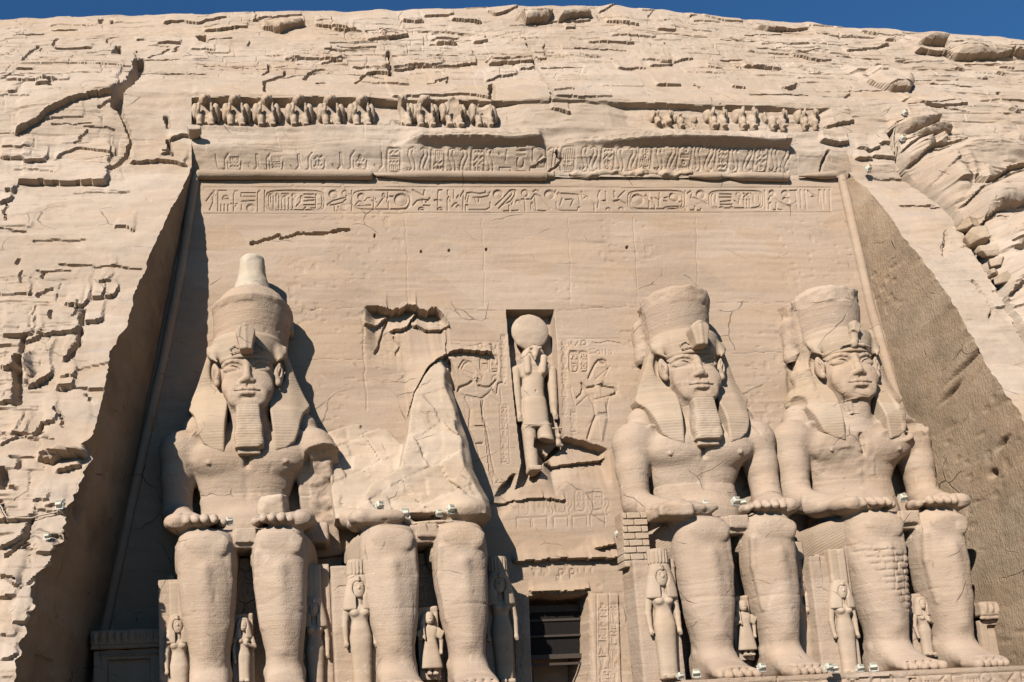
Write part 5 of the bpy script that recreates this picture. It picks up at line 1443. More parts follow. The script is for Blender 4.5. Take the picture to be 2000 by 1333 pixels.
def ruin():
    """what is left of the fallen torso: a leaning wedge of rock against the wall"""
    v = Vol((-4.6, 38.0, 6.2), (4.6, 44.6, 16.6), .075)
    dep = lambda z: np.interp(z, [6.5, 8.0, 11.0, 13.0, 14.6, 15.6, 16.2], [3.6, 3.1, 2.6, 1.8, 1.0, .62, .3])

    def rp(px):
        out = []
        for x, y in px:
            d = ray(x, y); t = np.linspace(34, 46, 1500) / d[1]; p = CPOS + t[:, None] * d
            k = int(np.argmax(p[:, 1] > wall_y(p[:, 2]) - .6 * dep(p[:, 2]))); out.append((p[k, 0] - SXS[1], p[k, 2]))
        return out
    def plates(x, z, sd):
        X, Z = np.broadcast_arrays(x, z)
        sh = X.shape; Xr, Zr = X.ravel().astype(float), Z.ravel().astype(float)
        u = Xr * .88 + Zr * .47; v_ = Zr * .88 - Xr * .47
        o1, e1 = blocks(u, v_, sd, 1.7, 1.9, .6); o2, e2 = blocks(Xr, Zr, sd + 7, .75, 1.0, .4)
        r = .11 * o1 + .05 * o2 + .04 * smooth(.05, 0, e1) + .03 * fbm2(Xr * 2.5, Zr * 2.5, 3, sd + 4)
        return r.reshape(sh) * smooth(15.6, 13.0, Z)

    def facet(x, z):
        X, Z = np.broadcast_arrays(x, z)
        xr = np.interp(Z, zr_, xr_)
        y = wall_y(Z) - dep(Z) + plates(X, Z, 651)
        y = np.maximum(y, wall_y(Z) - dep(Z) + 1.5 * (X - (xr - .55)) + .12 * vn2(X * 2, Z * 1.6, 658))
        return y

    P1 = rp([(876, 696), (852, 706), (828, 735), (808, 775), (799, 812), (793, 850), (778, 925), (720, 960), (690, 1014), (955, 1018), (952, 985), (938, 955), (922, 925), (914, 870), (902, 822), (888, 762), (884, 718)])
    _pr = np.array(P1[10:][::-1]); _oo = np.argsort(_pr[:, 1]); zr_, xr_ = _pr[_oo, 1], _pr[_oo, 0]
    v.prism(P1, 39, 44.5, .06, rad=.05, front=lambda x, z: facet(x, z))
    dep2 = lambda z: np.interp(z, [6.5, 7.2, 9.5, 11.4, 12.2], [3.0, 2.3, 1.25, .55, .22])
    P2 = rp([(640, 830), (700, 815), (765, 826), (795, 860), (800, 930), (790, 1018), (655, 1014), (648, 960)])
    v.prism(P2, 39, 44, .2, rad=.05, front=lambda x, z: wall_y(z) - dep2(z) + plates(x, z, 645))
    v.ell((-2.0, 39.3, 6.95), (1.3, .9, .30), .2); v.ell((-2.9, 39.6, 7.0), (.7, .8, .35), .2); v.ell((.4, 39.6, 6.8), (1.6, 1.0, .18), .2)
    v.ell((1.7, 40.6, 7.6), (1.25, 1.6, .75), .3)
    v.ell((.55, 40.3, 7.5), (.2, .4, .5), .15, 's')
    rock_field(v, .035, 650)
    v.path([(-1.1, 40.0, 10.7), (.0, 40.0, 10.75), (.7, 40.2, 10.6)], .09, .03, 's')
    return v.mesh('broken_torso', SO, 50)


# ---------------------------------------------------------------- kilt and throne
def kilt():
    v = Vol((-4.1, 38.2, 3.9), (3.6, 43.2, 7.1), .08)
    for s in (-1, 1):
        c = LEGC[s]
        v.loft(1, [(38.75, c, 5.78, 1.20, .98), (39.5, c + s * .04, 5.72, 1.36, 1.10), (40.6, c + s * .16, 5.62, 1.52, 1.22), (42.8, c + s * .22, 5.55, 1.6, 1.3)], .2, p=3.2, capr=.1)
    return v.mesh('kilt', SO)


def throne_mesh():
    v = Vol((-4.0, 40.0, -.9), (3.6, 43.0, 5.4), .1)
    v.box((-.22, 41.7, 2.2), (3.5, 1.3, 3.0), .05)
    v.box((-.28, 41.2, 2.2), (.62, 1.1, 3.05), .03)
    return v.mesh('throne', SO, 40)


def front_panel(seed):
    """carved upright panel between the shins with a cartouche"""
    xs = np.arange(-.9, .45, .03); zs = np.arange(-.7, 5.75, .03)
    X, Z = np.meshgrid(xs, zs); D = .01 * fbm2(X * 2, Z * 2, 3, 671)
    _gr.seed(seed)
    st = []
    cx = -.2
    st += [[(cx - .3, 5.3), (cx - .1, 5.1), (cx + .2, 5.35)], [(cx - .1, 5.1), (cx - .1, 4.85)]]
    st += [oval(cx, 3.95, .36, .78, 26, 5), oval(cx, 3.95, .29, .70, 26, 5)]
    st += scribble(cx, 3.95, .5, 1.2)
    st += [[(cx - .25, 3.0), (cx - .05, 2.6)], [(cx + .05, 2.6), (cx + .12, 3.0), (cx + .25, 2.6)], [(cx - .3, 2.4), (cx + .3, 2.4)]]
    D = apply_lines(X, Z, D, [('S', s, .08, .045) for s in st])
    V = np.stack([X, 40.05 - D, Z], -1)
    return mk_mesh('carved_panel', (V - SO).reshape(-1, 3), grid_quads(*X.shape, 0, True), smooth_angle=40)


# ---------------------------------------------------------------- head
def head_mesh(chin_broken=False):
    v = Vol((-1.95, 40.3, 12.3), (1.95, 42.9, 16.6), .028)
    fr = lambda z, f, rx, ry=1.25: (z, 0, f + ry, rx, ry)
    v.loft(2, [fr(12.82, 41.30, .60, .9), fr(12.98, 41.02, .82, 1.1), fr(13.2, 40.93, .97), fr(13.55, 40.92, 1.10), fr(14.0, 40.95, 1.21), fr(14.5, 40.98, 1.275), fr(15.0, 41.0, 1.29), fr(15.5, 40.98, 1.27), fr(16.1, 41.0, 1.2), fr(16.5, 41.2, 1.05)], p=2.8, capr=.12)
    v.loft(2, [(12.3, 0, 42.0, .93, .95), (12.8, 0, 41.95, .93, .95), (13.4, 0, 41.95, 1.0, 1.0)], .15)
    for s in (-1, 1):
        v.ell((s * .64, 41.18, 14.15), (.54, .24, .52), .4)                 # cheek
        v.ell((s * .52, 41.02, 13.45), (.35, .2, .3), .3)
        # eye
        v.ell((s * .70, 40.97, 15.02), (.43, .125, .20), .14, 's')
        v.ell((s * .70, 41.24, 14.985), (.40, .19, .20), .015)
        v.path([(s * .36, 41.0, 15.20), (s * .68, 41.02, 15.265), (s * 1.0, 41.2, 15.20)], [.03, .04, .03], .06, 's')
        up = [(s * .31, 41.05, 14.95), (s * .45, 41.04, 15.10), (s * .66, 41.055, 15.165), (s * .88, 41.14, 15.14), (s * 1.05, 41.28, 15.02), (s * 1.14, 41.37, 14.98)]
        v.path(up, [.02, .028, .032, .032, .028, .02], .01)
        lo = [(s * .31, 41.06, 14.95), (s * .48, 41.07, 14.86), (s * .70, 41.10, 14.825), (s * .92, 41.19, 14.87), (s * 1.08, 41.31, 14.98)]
        v.path(lo, [.015, .02, .022, .02, .015], .02)
        br = [(s * .24, 41.0, 15.22), (s * .45, 41.02, 15.335), (s * .70, 41.07, 15.375), (s * .95, 41.20, 15.335), (s * 1.17, 41.42, 15.23)]
        v.path(br, [.02, .03, .034, .03, .02], .12)
        # ear
        R = rotz(s * .50) @ roty(s * .10)
        v.ell((s * 1.50, 41.62, 14.93), (.20, .13, .58), .06, 'u', R)
        v.ell((s * 1.42, 41.75, 14.9), (.22, .35, .42), .12)
        v.ell((s * 1.51, 41.48, 15.05), (.115, .09, .33), .05, 's', R)
        v.path([(s * 1.47, 41.50, 14.62), (s * 1.41, 41.49, 14.85), (s * 1.49, 41.52, 15.12), (s * 1.56, 41.55, 15.24)], [.05, .055, .05, .035], .05)
        v.ell((s * 1.43, 41.50, 14.44), (.135, .12, .16), .08)
        # nostril wing
        v.ell((s * .235, 40.87, 14.31), (.145, .15, .12), .08)
        v.ell((s * .13, 40.76, 14.20), (.065, .09, .045), .03, 's')
    v.path([(0, 41.0, 15.25), (0, 40.94, 14.95), (0, 40.83, 14.60), (0, 40.77, 14.41)], [.12, .11, .135, .165], .17)
    v.box((0, 40.66, 14.13), (.4, .30, .06), .03, .03, 's')                  # under the nose
    # mouth
    v.ell((0, 41.03, 13.78), (.82, .24, .38), .25)
    v.path([(0, 40.86, 14.08), (0, 40.84, 13.96)], .035, .08, 's')
    for s in (-1, 1):
        v.path([(s * .04, 40.79, 13.875), (s * .24, 40.80, 13.89), (s * .44, 40.85, 13.84), (s * .58, 40.90, 13.81)], [.10, .10, .07, .035], .03)
        v.path([(0, 40.80, 13.665), (s * .25, 40.82, 13.67), (s * .46, 40.87, 13.735)], [.12, .11, .06], .03)
        v.path([(0, 40.69, 13.772), (s * .22, 40.72, 13.782), (s * .42, 40.79, 13.785), (s * .62, 40.87, 13.82)], [.024, .026, .028, .035], .02, 's')
    v.path([(-.26, 40.80, 13.46), (.26, 40.80, 13.46)], .035, .2, 's')
    v.ell((0, 41.0, 13.16), (.46, .22, .26), .2)
    if chin_broken:
        v.box((-.28, 41.45, 12.5), (.26, .4, .5), .08, .06)
        v.ell((.05, 40.8, 12.86), (.6, .45, .17), .05, 's')
        rock_field(v, .09, 691, lambda x, y, z: (z < 13.02) & (np.abs(x) < .75) & (y < 41.7))
    v.rough(.008, .5, 690, 2)
    return v.mesh('head', SO)


def nemes_mesh(dmg=None):
    v = Vol((-3.15, 40.4, 10.6), (3.15, 44.2, 16.95), .055)
    v.loft(2, [(15.44, 0, 42.3, 1.40, 1.40), (15.6, 0, 42.3, 1.46, 1.42), (15.9, 0, 42.3, 1.57, 1.43), (16.3, 0, 42.32, 1.70, 1.42), (16.7, 0, 42.38, 1.74, 1.40), (16.98, 0, 42.5, 1.62, 1.3)], capr=.14)
    R = [(1.2, 16.65), (1.74, 16.5), (1.95, 15.95), (2.3, 14.95), (2.72, 13.9), (2.90, 13.50), (2.80, 13.28), (2.56, 12.95), (2.40, 12.4), (2.28, 11.85), (2.10, 11.38), (1.72, 11.05), (1.14, 10.88), (1.10, 12.0), (1.0, 13.0), (.95, 13.8), (1.05, 14.6), (1.1, 15.9)]
    fy = lambda x, z: 41.86 - 1.05 * smooth(14.7, 11.9, z) + .12 * (np.abs(x) - 1.2) + .30 * smooth(1.9, 2.9, np.abs(x)) * smooth(11.6, 12.8, z) + 0 * z
    for s in (-1, 1):
        P = [(s * a, b) for a, b in R]
        v.prism(P, 40.7, 42.75, .05, rad=.07, front=fy)
        # rim running from the brow band back over the ear
        v.path([(s * 1.40, 41.3, 15.45), (s * 1.60, 41.55, 15.72), (s * 1.76, 41.72, 16.02), (s * 1.84, 41.85, 16.35)], [.05, .06, .07, .07], .25)
        v.ell((s * 1.48, 41.95, 16.0), (.27, .50, .46), .25)
        v.ell((s * 1.62, 41.80, 15.2), (.20, .35, .58), .1, 's')
    v.box((0, 43.2, 14.2), (1.75, .75, 2.4), .2, .1)
    # brow band
    v.loft(2, [(15.46, 0, 42.3, 1.42, 1.45), (15.62, 0, 42.3, 1.48, 1.46)], .03, capr=.03)
    if dmg:
        rock_field(v, .16, dmg, lambda x, y, z: (x < -1.75) & (z > 13.0))
        v.ell((-2.4, 41.9, 15.6), (.6, .6, .7), .1, 's')
        v.ell((-2.75, 41.8, 13.25), (.45, .6, .45), .1, 's')
        rock_field(v, .10, dmg + 3, lambda x, y, z: (x > 1.9) & (z < 13.5))
    v.rough(.012, .6, 700, 2)
    return v.mesh('head_cloth', SO)


def crown_mesh(kind):
    v = Vol((-2.7, 40.3, 15.9), (2.5, 44.9, 20.2), .06)
    a, b = .12, .26
    if kind == 0:
        v.loft(2, [(16.2, a, 42.98, 1.76, 1.72), (17.2, .18, 42.92, 1.82, 1.76), (18.3, b, 42.8, 1.92, 1.84), (18.62, b, 42.76, 1.97, 1.88), (18.70, b, 42.76, 1.98, 1.88), (18.78, b, 42.74, 1.80, 1.75), (19.15, b + .02, 42.65, 1.50, 1.45), (19.5, b + .04, 42.68, 1.20, 1.15)], capr=.06)
        v.box((b + 1.02, 43.1, 18.2), (1.0, .35, .62), .1, .1)
        rock_field(v, .05, 711, lambda x, y, z: z > 18.3)
    else:
        cx = -.05 if kind == 2 else -.12
        v.loft(2, [(16.2, cx - .02, 42.95, 1.68, 1.64), (17.2, cx - .05, 42.9, 1.68, 1.68), (18.4, cx - .08, 42.8, 1.73, 1.76), (18.98, cx - .08, 42.76, 1.77, 1.78), (19.04, cx - .08, 42.76, 1.77, 1.78)], capr=.05)
        v.loft(2, [(18.9, cx - .02, 42.9, 1.56, 1.5), (19.25, cx - .02, 43.0, 1.42, 1.36), (19.5, cx, 43.05, 1.22, 1.2), (19.62, cx, 43.1, 1.05, 1.05)], .03, capr=.05)
        v.box((cx - .35, 43.7, 17.1), (1.72, .7, 1.25), .4, .3)
        v.ell((1.45, 41.9, 19.1), (.5, .5, .35), .08, 's')
        rock_field(v, .09, 715 + kind, lambda x, y, z: z > 18.25)
        rock_field(v, .10, 719 + kind, lambda x, y, z: (x < -1.35) & (y > 42.4))
    weather(v, 721 + kind, .012)
    return v.mesh('crown', SO)


def stump_mesh():
    v = Vol((-1.3, 41.0, 18.8), (1.9, 44.2, 22.0), .05)
    v.loft(2, [(19.1, .28, 42.68, 1.34, 1.25), (19.35, .28, 42.68, 1.12, 1.06), (19.7, .31, 42.68, .90, .90), (20.3, .34, 42.7, .73, .75), (21.0, .35, 42.72, .63, .66), (21.42, .35, 42.72, .58, .62)], capr=.1)
    v.rough(.04, .5, 731, 3)
    return v.mesh('broken_crown_tip', SO)


def beard_mesh():
    v = Vol((-1.0, 39.9, 10.5), (1.0, 41.9, 13.4), .045)
    v.loft(2, [(10.98, 0, 40.92, .68, .48), (11.9, 0, 40.9, .64, .42), (12.6, 0, 40.92, .58, .36), (13.12, 0, 40.98, .54, .30)], p=5.0, capr=.05)
    v.box((.0, 41.1, 10.88), (.52, .42, .16), .04)
    v.ell((.66, 40.5, 10.95), (.2, .2, .14), .05, 's')
    v.rough(.025, .35, 741, 2)
    return v.mesh('beard', SO)


def cobra_mesh(broken=False):
    v = Vol((-1.1, 39.6, 15.2), (1.1, 41.6, 17.5), .045)
    if not broken:
        v.prism([(-.28, 15.60), (.28, 15.60), (.34, 16.0), (.45, 16.45), (.43, 16.62), (.28, 16.76), (-.28, 16.76), (-.43, 16.62), (-.45, 16.45), (-.34, 16.0)], 40.25, 41.2, 0, rad=.06, front=lambda x, z: 40.30 - .06 * np.cos(x * 3.3) + 0 * z)
        v.cone((0, 40.25, 15.7), (0, 40.25, 16.6), .06, .05, .08)
        for zz in (15.85, 16.05, 16.25, 16.45): v.box((0, 40.16, zz), (.34, .06, .018), .01, .02, 's')
        v.ell((0, 40.4, 16.78), (.2, .22, .10), .08)
        v.box((0, 40.9, 16.15), (.24, .5, .5), .1, .1)
    else:
        v.cone((-.05, 40.9, 15.75), (.05, 40.85, 16.75), .22, .30, .1)
        v.box((.05, 40.75, 16.6), (.25, .25, .3), .05, .1, rot=roty(.4))
        rock_field(v, .10, 751)
        v.path([(-.75, 40.92, 15.72), (-.3, 40.83, 15.82), (.4, 40.85, 15.75), (.9, 41.0, 15.72)], [.04, .07, .09, .04], .05)
    for s in ((-1, 1) if not broken else ()):      # coils on the brow
        v.path([(s * .3, 40.83, 15.75), (s * .72, 40.95, 15.70), (s * .80, 40.97, 15.95), (s * .55, 40.90, 16.06), (s * .40, 40.88, 15.92)], .035, .05)
    return v.mesh('cobra', SO)


labels = ['colossus at the far left with a tall stump of crown, full beard and broken arm',
          'shattered colossus with only its legs and lap left beside the doorway',
          'bearded colossus with both arms whole just right of the doorway',
          'beardless colossus with flaked chest beside the right sloping wall']
meshes = {}
throne_me = throne_mesh(); kilt_me = kilt()
head_a = head_mesh(); head_b = head_mesh(True)
nem_a = nemes_mesh(); nem_b = nemes_mesh(801)
crowns = {0: crown_mesh(0), 2: crown_mesh(2), 3: crown_mesh(3)}
beard_me = beard_mesh(); cob_a = cobra_mesh(); cob_b = cobra_mesh(True)
colossi = []
for i in range(4):
    t = thing('seated_colossus', (SXS[i], SO[1], SO[2]), labels[i], 'statue', 'seated colossi along the facade')
    colossi.append(t)
    link('body', body(i), M_STAT if i != 1 else M_STAT, t)
    link('kilt', kilt_me, M_KILT, t)
    if i == 1: link('broken_torso', ruin(), M_RUIN, t)
    th = link('throne', throne_me, M_STAT, t)
    link('carved_panel', front_panel(20 + i), M_STAT, th)
    if i == 1: continue
    hd = link('head', head_b if i == 3 else head_a, M_STAT, t)
    link('head_cloth', nem_b if i == 3 else nem_a, M_NEMES, t)
    cr = link('crown', crowns[i], M_STAT, t)
    if i == 0: link('broken_crown_tip', stump_mesh(), M_PLAST, cr)
    link('cobra', cob_b if i == 3 else cob_a, M_FIG, t, label='cobra on the brow, broken to a stub' if i == 3 else None)
    if i != 3: link('beard', beard_me, M_BEARD, t)
# ------------------------------------------------------------------ family figures, the niche god, baboons
def queen_parts():
    """standing queen, feet at the origin, 5.75 m to the top of her crown"""
    v = Vol((-1.05, -.8, -.05), (1.05, .6, 5.2), .04)
    v.loft(2, [(0, 0, 0, .40, .30), (.9, 0, 0, .41, .30), (1.7, 0, 0, .45, .33), (2.35, 0, 0, .49, .37), (2.8, 0, 0, .40, .30), (3.05, 0, 0, .345, .27), (3.35, 0, -.02, .42, .30), (3.62, 0, .02, .55, .28), (3.75, 0, .05, .40, .22)], p=2.3, capr=.05)
    v.path([(0, -.42, .2), (0, -.46, 1.7)], [.05, .03], .12, 's')
    for s in (-1, 1):
        v.ell((s * .21, -.23, 3.40), (.20, .17, .17), .08)
        v.path([(s * .58, .05, 3.55), (s * .66, .05, 2.9), (s * .64, -.04, 2.2)], [.17, .14, .105], .05)
        v.ell((s * .64, -.08, 2.08), (.10, .13, .15), .04)
        for i in range(4): v.cone((s * (.58 + .045 * i), -.15, 2.05), (s * (.58 + .045 * i), -.13, 1.93), .032, .028, .015)
        v.cone((s * .56, -.14, 2.14), (s * .55, -.2, 2.02), .035, .03, .02)
        v.box((s * .19, -.28, .09), (.15, .38, .10), .06, .05)
    v.loft(2, [(3.5, 0, -.02, .17, .17), (4.15, 0, -.02, .17, .17)], .06)
    v.loft(2, [(4.06, 0, -.16, .14, .14), (4.2, 0, -.12, .24, .24), (4.45, 0, -.1, .29, .28), (4.75, 0, -.08, .29, .27), (5.0, 0, 0, .2, .2)], p=2.3, capr=.05)
    v.path([(0, -.36, 4.62), (0, -.405, 4.46)], [.022, .042], .04)
    for s in (-1, 1):
        v.ell((s * .13, -.36, 4.60), (.085, .05, .045), .03, 's'); v.ell((s * .13, -.34, 4.60), (.075, .04, .03), .01)
        v.cone((s * .05, -.365, 4.68), (s * .22, -.33, 4.67), .018, .012, .02)
        v.path([(0, -.37, 4.285), (s * .1, -.345, 4.295)], [.03, .02], .02)
    v.path([(-.1, -.39, 4.285), (.1, -.39, 4.285)], .012, .01, 's')
    v.rough(.008, .3, 811)
    body = v.mesh('body')
    w = Vol((-1.0, -.7, 3.3), (1.0, .6, 5.3), .04)
    w.loft(2, [(3.52, 0, .05, .74, .40), (3.9, 0, .03, .70, .39), (4.4, 0, .02, .60, .38), (4.8, 0, .02, .50, .38), (5.08, 0, .04, .44, .36)], p=2.6, capr=.08)
    w.ell((0, -.35, 4.44), (.29, .30, .37), .03, 's')
    w.box((0, -.4, 3.7), (.155, .30, .5), .02, .02, 's')
    w.path([(-.3, -.2, 4.75), (0, -.36, 4.84), (.3, -.2, 4.75)], .05, .05)
    w.cone((0, -.38, 4.78), (0, -.44, 4.98), .05, .04, .03)
    wig = w.mesh('wig')
    c = Vol((-.6, -.6, 4.9), (.6, .6, 5.9), .04)
    c.loft(2, [(5.0, 0, .05, .42, .36), (5.75, 0, .05, .45, .39)], capr=.02)
    for k in range(9):
        a = math.pi * (1.06 + k * .11); px_, py_ = .45 * math.cos(a), .05 + .39 * math.sin(a)
        c.path([(px_, py_, 5.12), (px_, py_, 5.62)], .04, .02)
    crown = c.mesh('modius_crown')
    return body, wig, crown


Q_BODY, Q_WIG, Q_CROWN = queen_parts()


def slab_mesh(w, h, d, seed, taper=.0):
    v = Vol((-w - .1, -.1, -.2), (w + .1, d + .1, h + .15), .07)
    v.box((0, d / 2, h / 2 - .1), (w, d / 2, h / 2 + .1), .04)
    rock_field(v, .04, seed, lambda x, y, z: z > h - .4)
    v.rough(.015, .6, seed, 2)
    return v.mesh('back_slab', None, 45)


def child_parts(kind):
    """small prince or princess, 2.7 m"""
    v = Vol((-.75, -.55, -.05), (.75, .45, 2.85), .032)
    robe = kind == 'prince'
    if robe:
        v.loft(2, [(.28, .0, .0, .46, .28), (.4, .0, 0, .45, .28), (1.1, .0, 0, .33, .24), (1.55, 0, 0, .24, .2), (1.8, 0, 0, .30, .2), (1.98, 0, .02, .36, .17), (2.1, 0, .04, .22, .14)], p=2.6, capr=.04)
        for s in (-1, 1):
            v.cone((s * .12, -.02, .05), (s * .12, -.02, .4), .085, .09, .02); v.box((s * .13, -.12, .06), (.09, .24, .06), .04, .03)
        for s in (-1, 1): v.box((s * .42, .0, 1.72), (.14, .13, .20), .05, .06, rot=roty(s * .5))
        v.path([(.38, 0, 1.9), (.46, 0, 1.45), (.42, -.06, 1.0)], [.11, .085, .07], .03); v.ell((.42, -.1, .93), (.065, .07, .09), .02)
        v.path([(-.38, 0, 1.9), (-.45, -.02, 1.55), (-.28, -.22, 1.62)], [.11, .085, .07], .03)
        v.path([(-.26, -.26, 1.5), (-.30, -.24, 2.1)], .035, .01)
    else:
        v.loft(2, [(0, 0, 0, .23, .2), (.7, 0, 0, .24, .2), (1.15, 0, 0, .29, .23), (1.45, 0, 0, .21, .18), (1.7, 0, -.01, .25, .19), (1.92, 0, .02, .34, .18), (2.05, 0, .03, .22, .13)], p=2.3, capr=.03)
        v.box((-.11, -.16, .06), (.1, .24, .07), .04, .03); v.box((.11, -.16, .06), (.1, .24, .07), .04, .03)
        v.path([(0, -.26, .1), (0, -.28, .9)], .03, .08, 's')
        for s in (-1, 1): v.ell((s * .13, -.17, 1.74), (.11, .1, .1), .03)
        v.path([(-.36, .02, 1.86), (-.42, .02, 1.4), (-.38, -.05, .95)], [.10, .08, .065], .03); v.ell((-.38, -.08, .88), (.06, .07, .09), .02)
        v.path([(.36, .02, 1.86), (.46, -.03, 1.5), (.12, -.25, 1.58)], [.10, .085, .07], .03); v.ell((.08, -.27, 1.62), (.09, .06, .07), .02)
    v.loft(2, [(1.95, 0, 0, .10, .1), (2.2, 0, 0, .1, .1)], .04)
    v.loft(2, [(2.16, 0, -.09, .10, .1), (2.25, 0, -.07, .165, .16), (2.42, 0, -.05, .19, .18), (2.6, 0, -.02, .18, .17), (2.7, 0, .02, .1, .1)], capr=.03)
    v.path([(0, -.235, 2.46), (0, -.255, 2.39)], [.015, .028], .02)
    for s in (-1, 1):
        v.ell((s * .075, -.235, 2.46), (.05, .03, .028), .02, 's')
    v.cone((-.06, -.225, 2.28), (.06, -.225, 2.28), .022, .022, .02)
    v.rough(.006, .3, 821)
    body = v.mesh('body')
    w = Vol((-.7, -.5, 1.6), (.7, .45, 2.95), .032)
    if robe:
        w.loft(2, [(2.3, 0, .05, .2, .2), (2.5, 0, .02, .22, .21), (2.68, 0, .03, .16, .16)], .02, capr=.05)
        w.ell((0, -.2, 2.40), (.18, .16, .2), .02, 's')
        w.path([(-.2, .0, 2.55), (-.30, -.02, 2.2), (-.32, -.04, 1.85)], [.10, .11, .12], .05)
    else:
        w.loft(2, [(1.85, 0, .02, .40, .22), (2.2, 0, .02, .34, .23), (2.55, 0, .02, .27, .23), (2.74, 0, .03, .2, .18)], p=2.5, capr=.05)
        w.ell((0, -.22, 2.40), (.185, .2, .235), .02, 's'); w.box((0, -.24, 1.95), (.11, .2, .28), .02, .02, 's')
    return body, w.mesh('wig')


PR = child_parts('prince'); PS = child_parts('princess')
SLABS = {}


def place_fig(kind, pos, sc, label, cat='statue', crown=True, slab=None, rz=0.0, group='family figures beside the colossi'):
    t = thing({'q': 'standing_queen_statue', 'p': 'small_prince_statue', 's': 'small_princess_statue'}[kind], pos, label, cat, group)
    t.rotation_euler = (0, 0, rz)
    t.scale = (sc, sc, sc)
    if kind == 'q':
        link('body', Q_BODY, M_FIG, t); link('wig', Q_WIG, M_FIG, t)
        if crown: link('modius_crown', Q_CROWN, M_FIG, t)
    else:
        b, w = PR if kind == 'p' else PS
        link('body', b, M_FIG, t); link('wig', w, M_FIG, t)
    if slab:
        w_, h_, d_, off = slab
        key = (w_, h_, d_)
        if key not in SLABS: SLABS[key] = slab_mesh(w_, h_, d_, 830 + len(SLABS))
        o = link('back_slab', SLABS[key], M_STAT, t); o.location = (off, .12, 0)
    return t


# queens: pixel of the face gives the place, depth Y as measured; z from the pedestal
def foot(x, y, Y): p = U(x, y, Y); return (p[0], Y, -.70)


qs = [('q', 349, 1222, 38.7, .80, (.78, 7.0, 1.4, -.28), 'queen statue half in shadow left of the far left colossus', False),
      ('q', 612, 1190, 39.4, .84, (.80, 6.9, 1.2, .1), 'queen statue wholly in shade right of the far left colossus', False),
      ('q', 700, 1150, 38.6, .985, (.95, 5.55, 1.4, -.22), 'sunlit queen statue left of the shattered colossus', True),
      ('q', 973, 1142, 40.4, 1.0, (.85, 5.3, 1.2, -.3), 'queen statue in shade between the shattered colossus and the doorway', True),
      ('q', 1288, 1128, 38.6, 1.0, (.95, 5.35, 1.4, -.15), 'sunlit queen statue right of the brick pier', True),
      ('q', 1557, 1150, 39.6, .95, (.85, 5.6, 1.2, .15), 'queen statue sunk in shadow between the two right-hand colossi', False),
      ('q', 1640, 1155, 38.7, .83, (1.12, 6.55, 1.4, -.32), 'pale streaked queen statue left of the beardless colossus', False)]
for k, fx, fy, Y, sc, sl, lb, cr in qs:
    p = U(fx, fy, Y)
    zf = p[2] - 4.5 * sc
    t = place_fig(k, (p[0], Y, zf), sc, lb, crown=cr, slab=(sl[0], (sl[1] * 1.0) / sc if False else sl[1], sl[2], sl[3]))
    if not cr:        # tall plain feather block above the wig instead of the crown
        v = Vol((-.7, -.5, 4.9), (.7, .5, 6.9), .06); v.box((0, .1, 5.85), (.46, .3, .95), .05)
        v.cone((0, -.2, 5.0), (0, -.2, 6.8), .04, .04, .02, 's'); link('plume_crown', v.mesh('plume_crown', None, 45), M_FIG, t)
ps = [('s', 475, 1222, 38.9, 1.0, 'small princess statue with a bent arm between the shins of the far left colossus'),
      ('p', 838, 1208, 38.9, 1.02, 'small prince statue in a flared robe between the shins of the shattered colossus'),
      ('p', 1450, 1184, 38.9, .93, 'small robed prince statue between the shins of the bearded colossus by the doorway'),
      ('s', 1798, 1180, 38.9, .98, 'small damaged princess statue between the shins of the beardless colossus')]
for k, fx, fy, Y, sc, lb in ps:
    p = U(fx, fy, Y)
    place_fig(k, (p[0], Y, p[2] - 2.42 * sc), sc, lb, slab=(.46, 2.95, .9, -.05))

# ---------------------------------------------------------------- falcon-headed god in the niche
gt = thing('falcon_god_statue', tuple(UW(1045, 915)), 'falcon-headed standing god with a sun disc in the niche above the doorway', 'statue')
GO = np.array(gt.location)


def n2(zx, zy, off=0.0):        # from the enlarged view of the niche
    p = UW(870 + zx / 3.603, 590 + zy / 3.603, off); return p


def nx(zx, zy): p = n2(zx, zy); return p[0], p[2], p[1]


v = Vol(GO + np.array([-1.8, -1.2, -.6]), GO + np.array([2.0, 1.6, 7.2]), .045)


def lofz(rows, dy=0.0, ry=.45, **k):
    T = []
    for (zl, zr, zy) in rows:
        a = n2(zl, zy); b = n2(zr, zy); T.append((a[2], (a[0] + b[0]) / 2, a[1] + .30 + dy, (b[0] - a[0]) / 2, ry))
    T.sort()
    v.loft(2, T, **k)


lofz([(548, 705, 500), (548, 702, 560), (540, 700, 620), (545, 708, 660), (552, 715, 690)], k=.05, p=2.3)
lofz([(500, 770, 435), (510, 765, 460), (540, 710, 520)], k=.12, p=2.4, ry=.40)
lofz([(545, 715, 680), (545, 728, 760), (550, 742, 885)], k=.04, p=2.6, ry=.48)
for a, b, r0, r1, o in (((595, 880), (622, 1175), .34, .25, 0.05), ((700, 880), (712, 985), .34, .32, -.06)):
    A, B = n2(*a), n2(*b); v.cone(A + [0, .22 + o, 0], B + [0, .15 + o, 0], r0 * 1.05, r1 * 1.25, .06)
for pts, rr in ((((503, 470), (512, 600), (525, 720), (528, 780)), (.24, .20, .16, .13)), (((757, 470), (765, 600), (772, 700), (775, 760)), (.27, .23, .20, .17))):
    v.path([n2(*p) + [0, .28, 0] for p in pts], rr, .05)
for (cx, cy) in ((528, 800), (778, 785)):
    q = n2(cx, cy) + [0, .18, 0]; v.ell(q, (.14, .18, .2), .05)
    for i in range(4): v.cone(q + [-.10 + .065 * i, -.1, -.08], q + [-.09 + .06 * i, -.08, -.27], .045, .04, .02)
q = n2(600, 320 + 60) + [0, .05, 0]
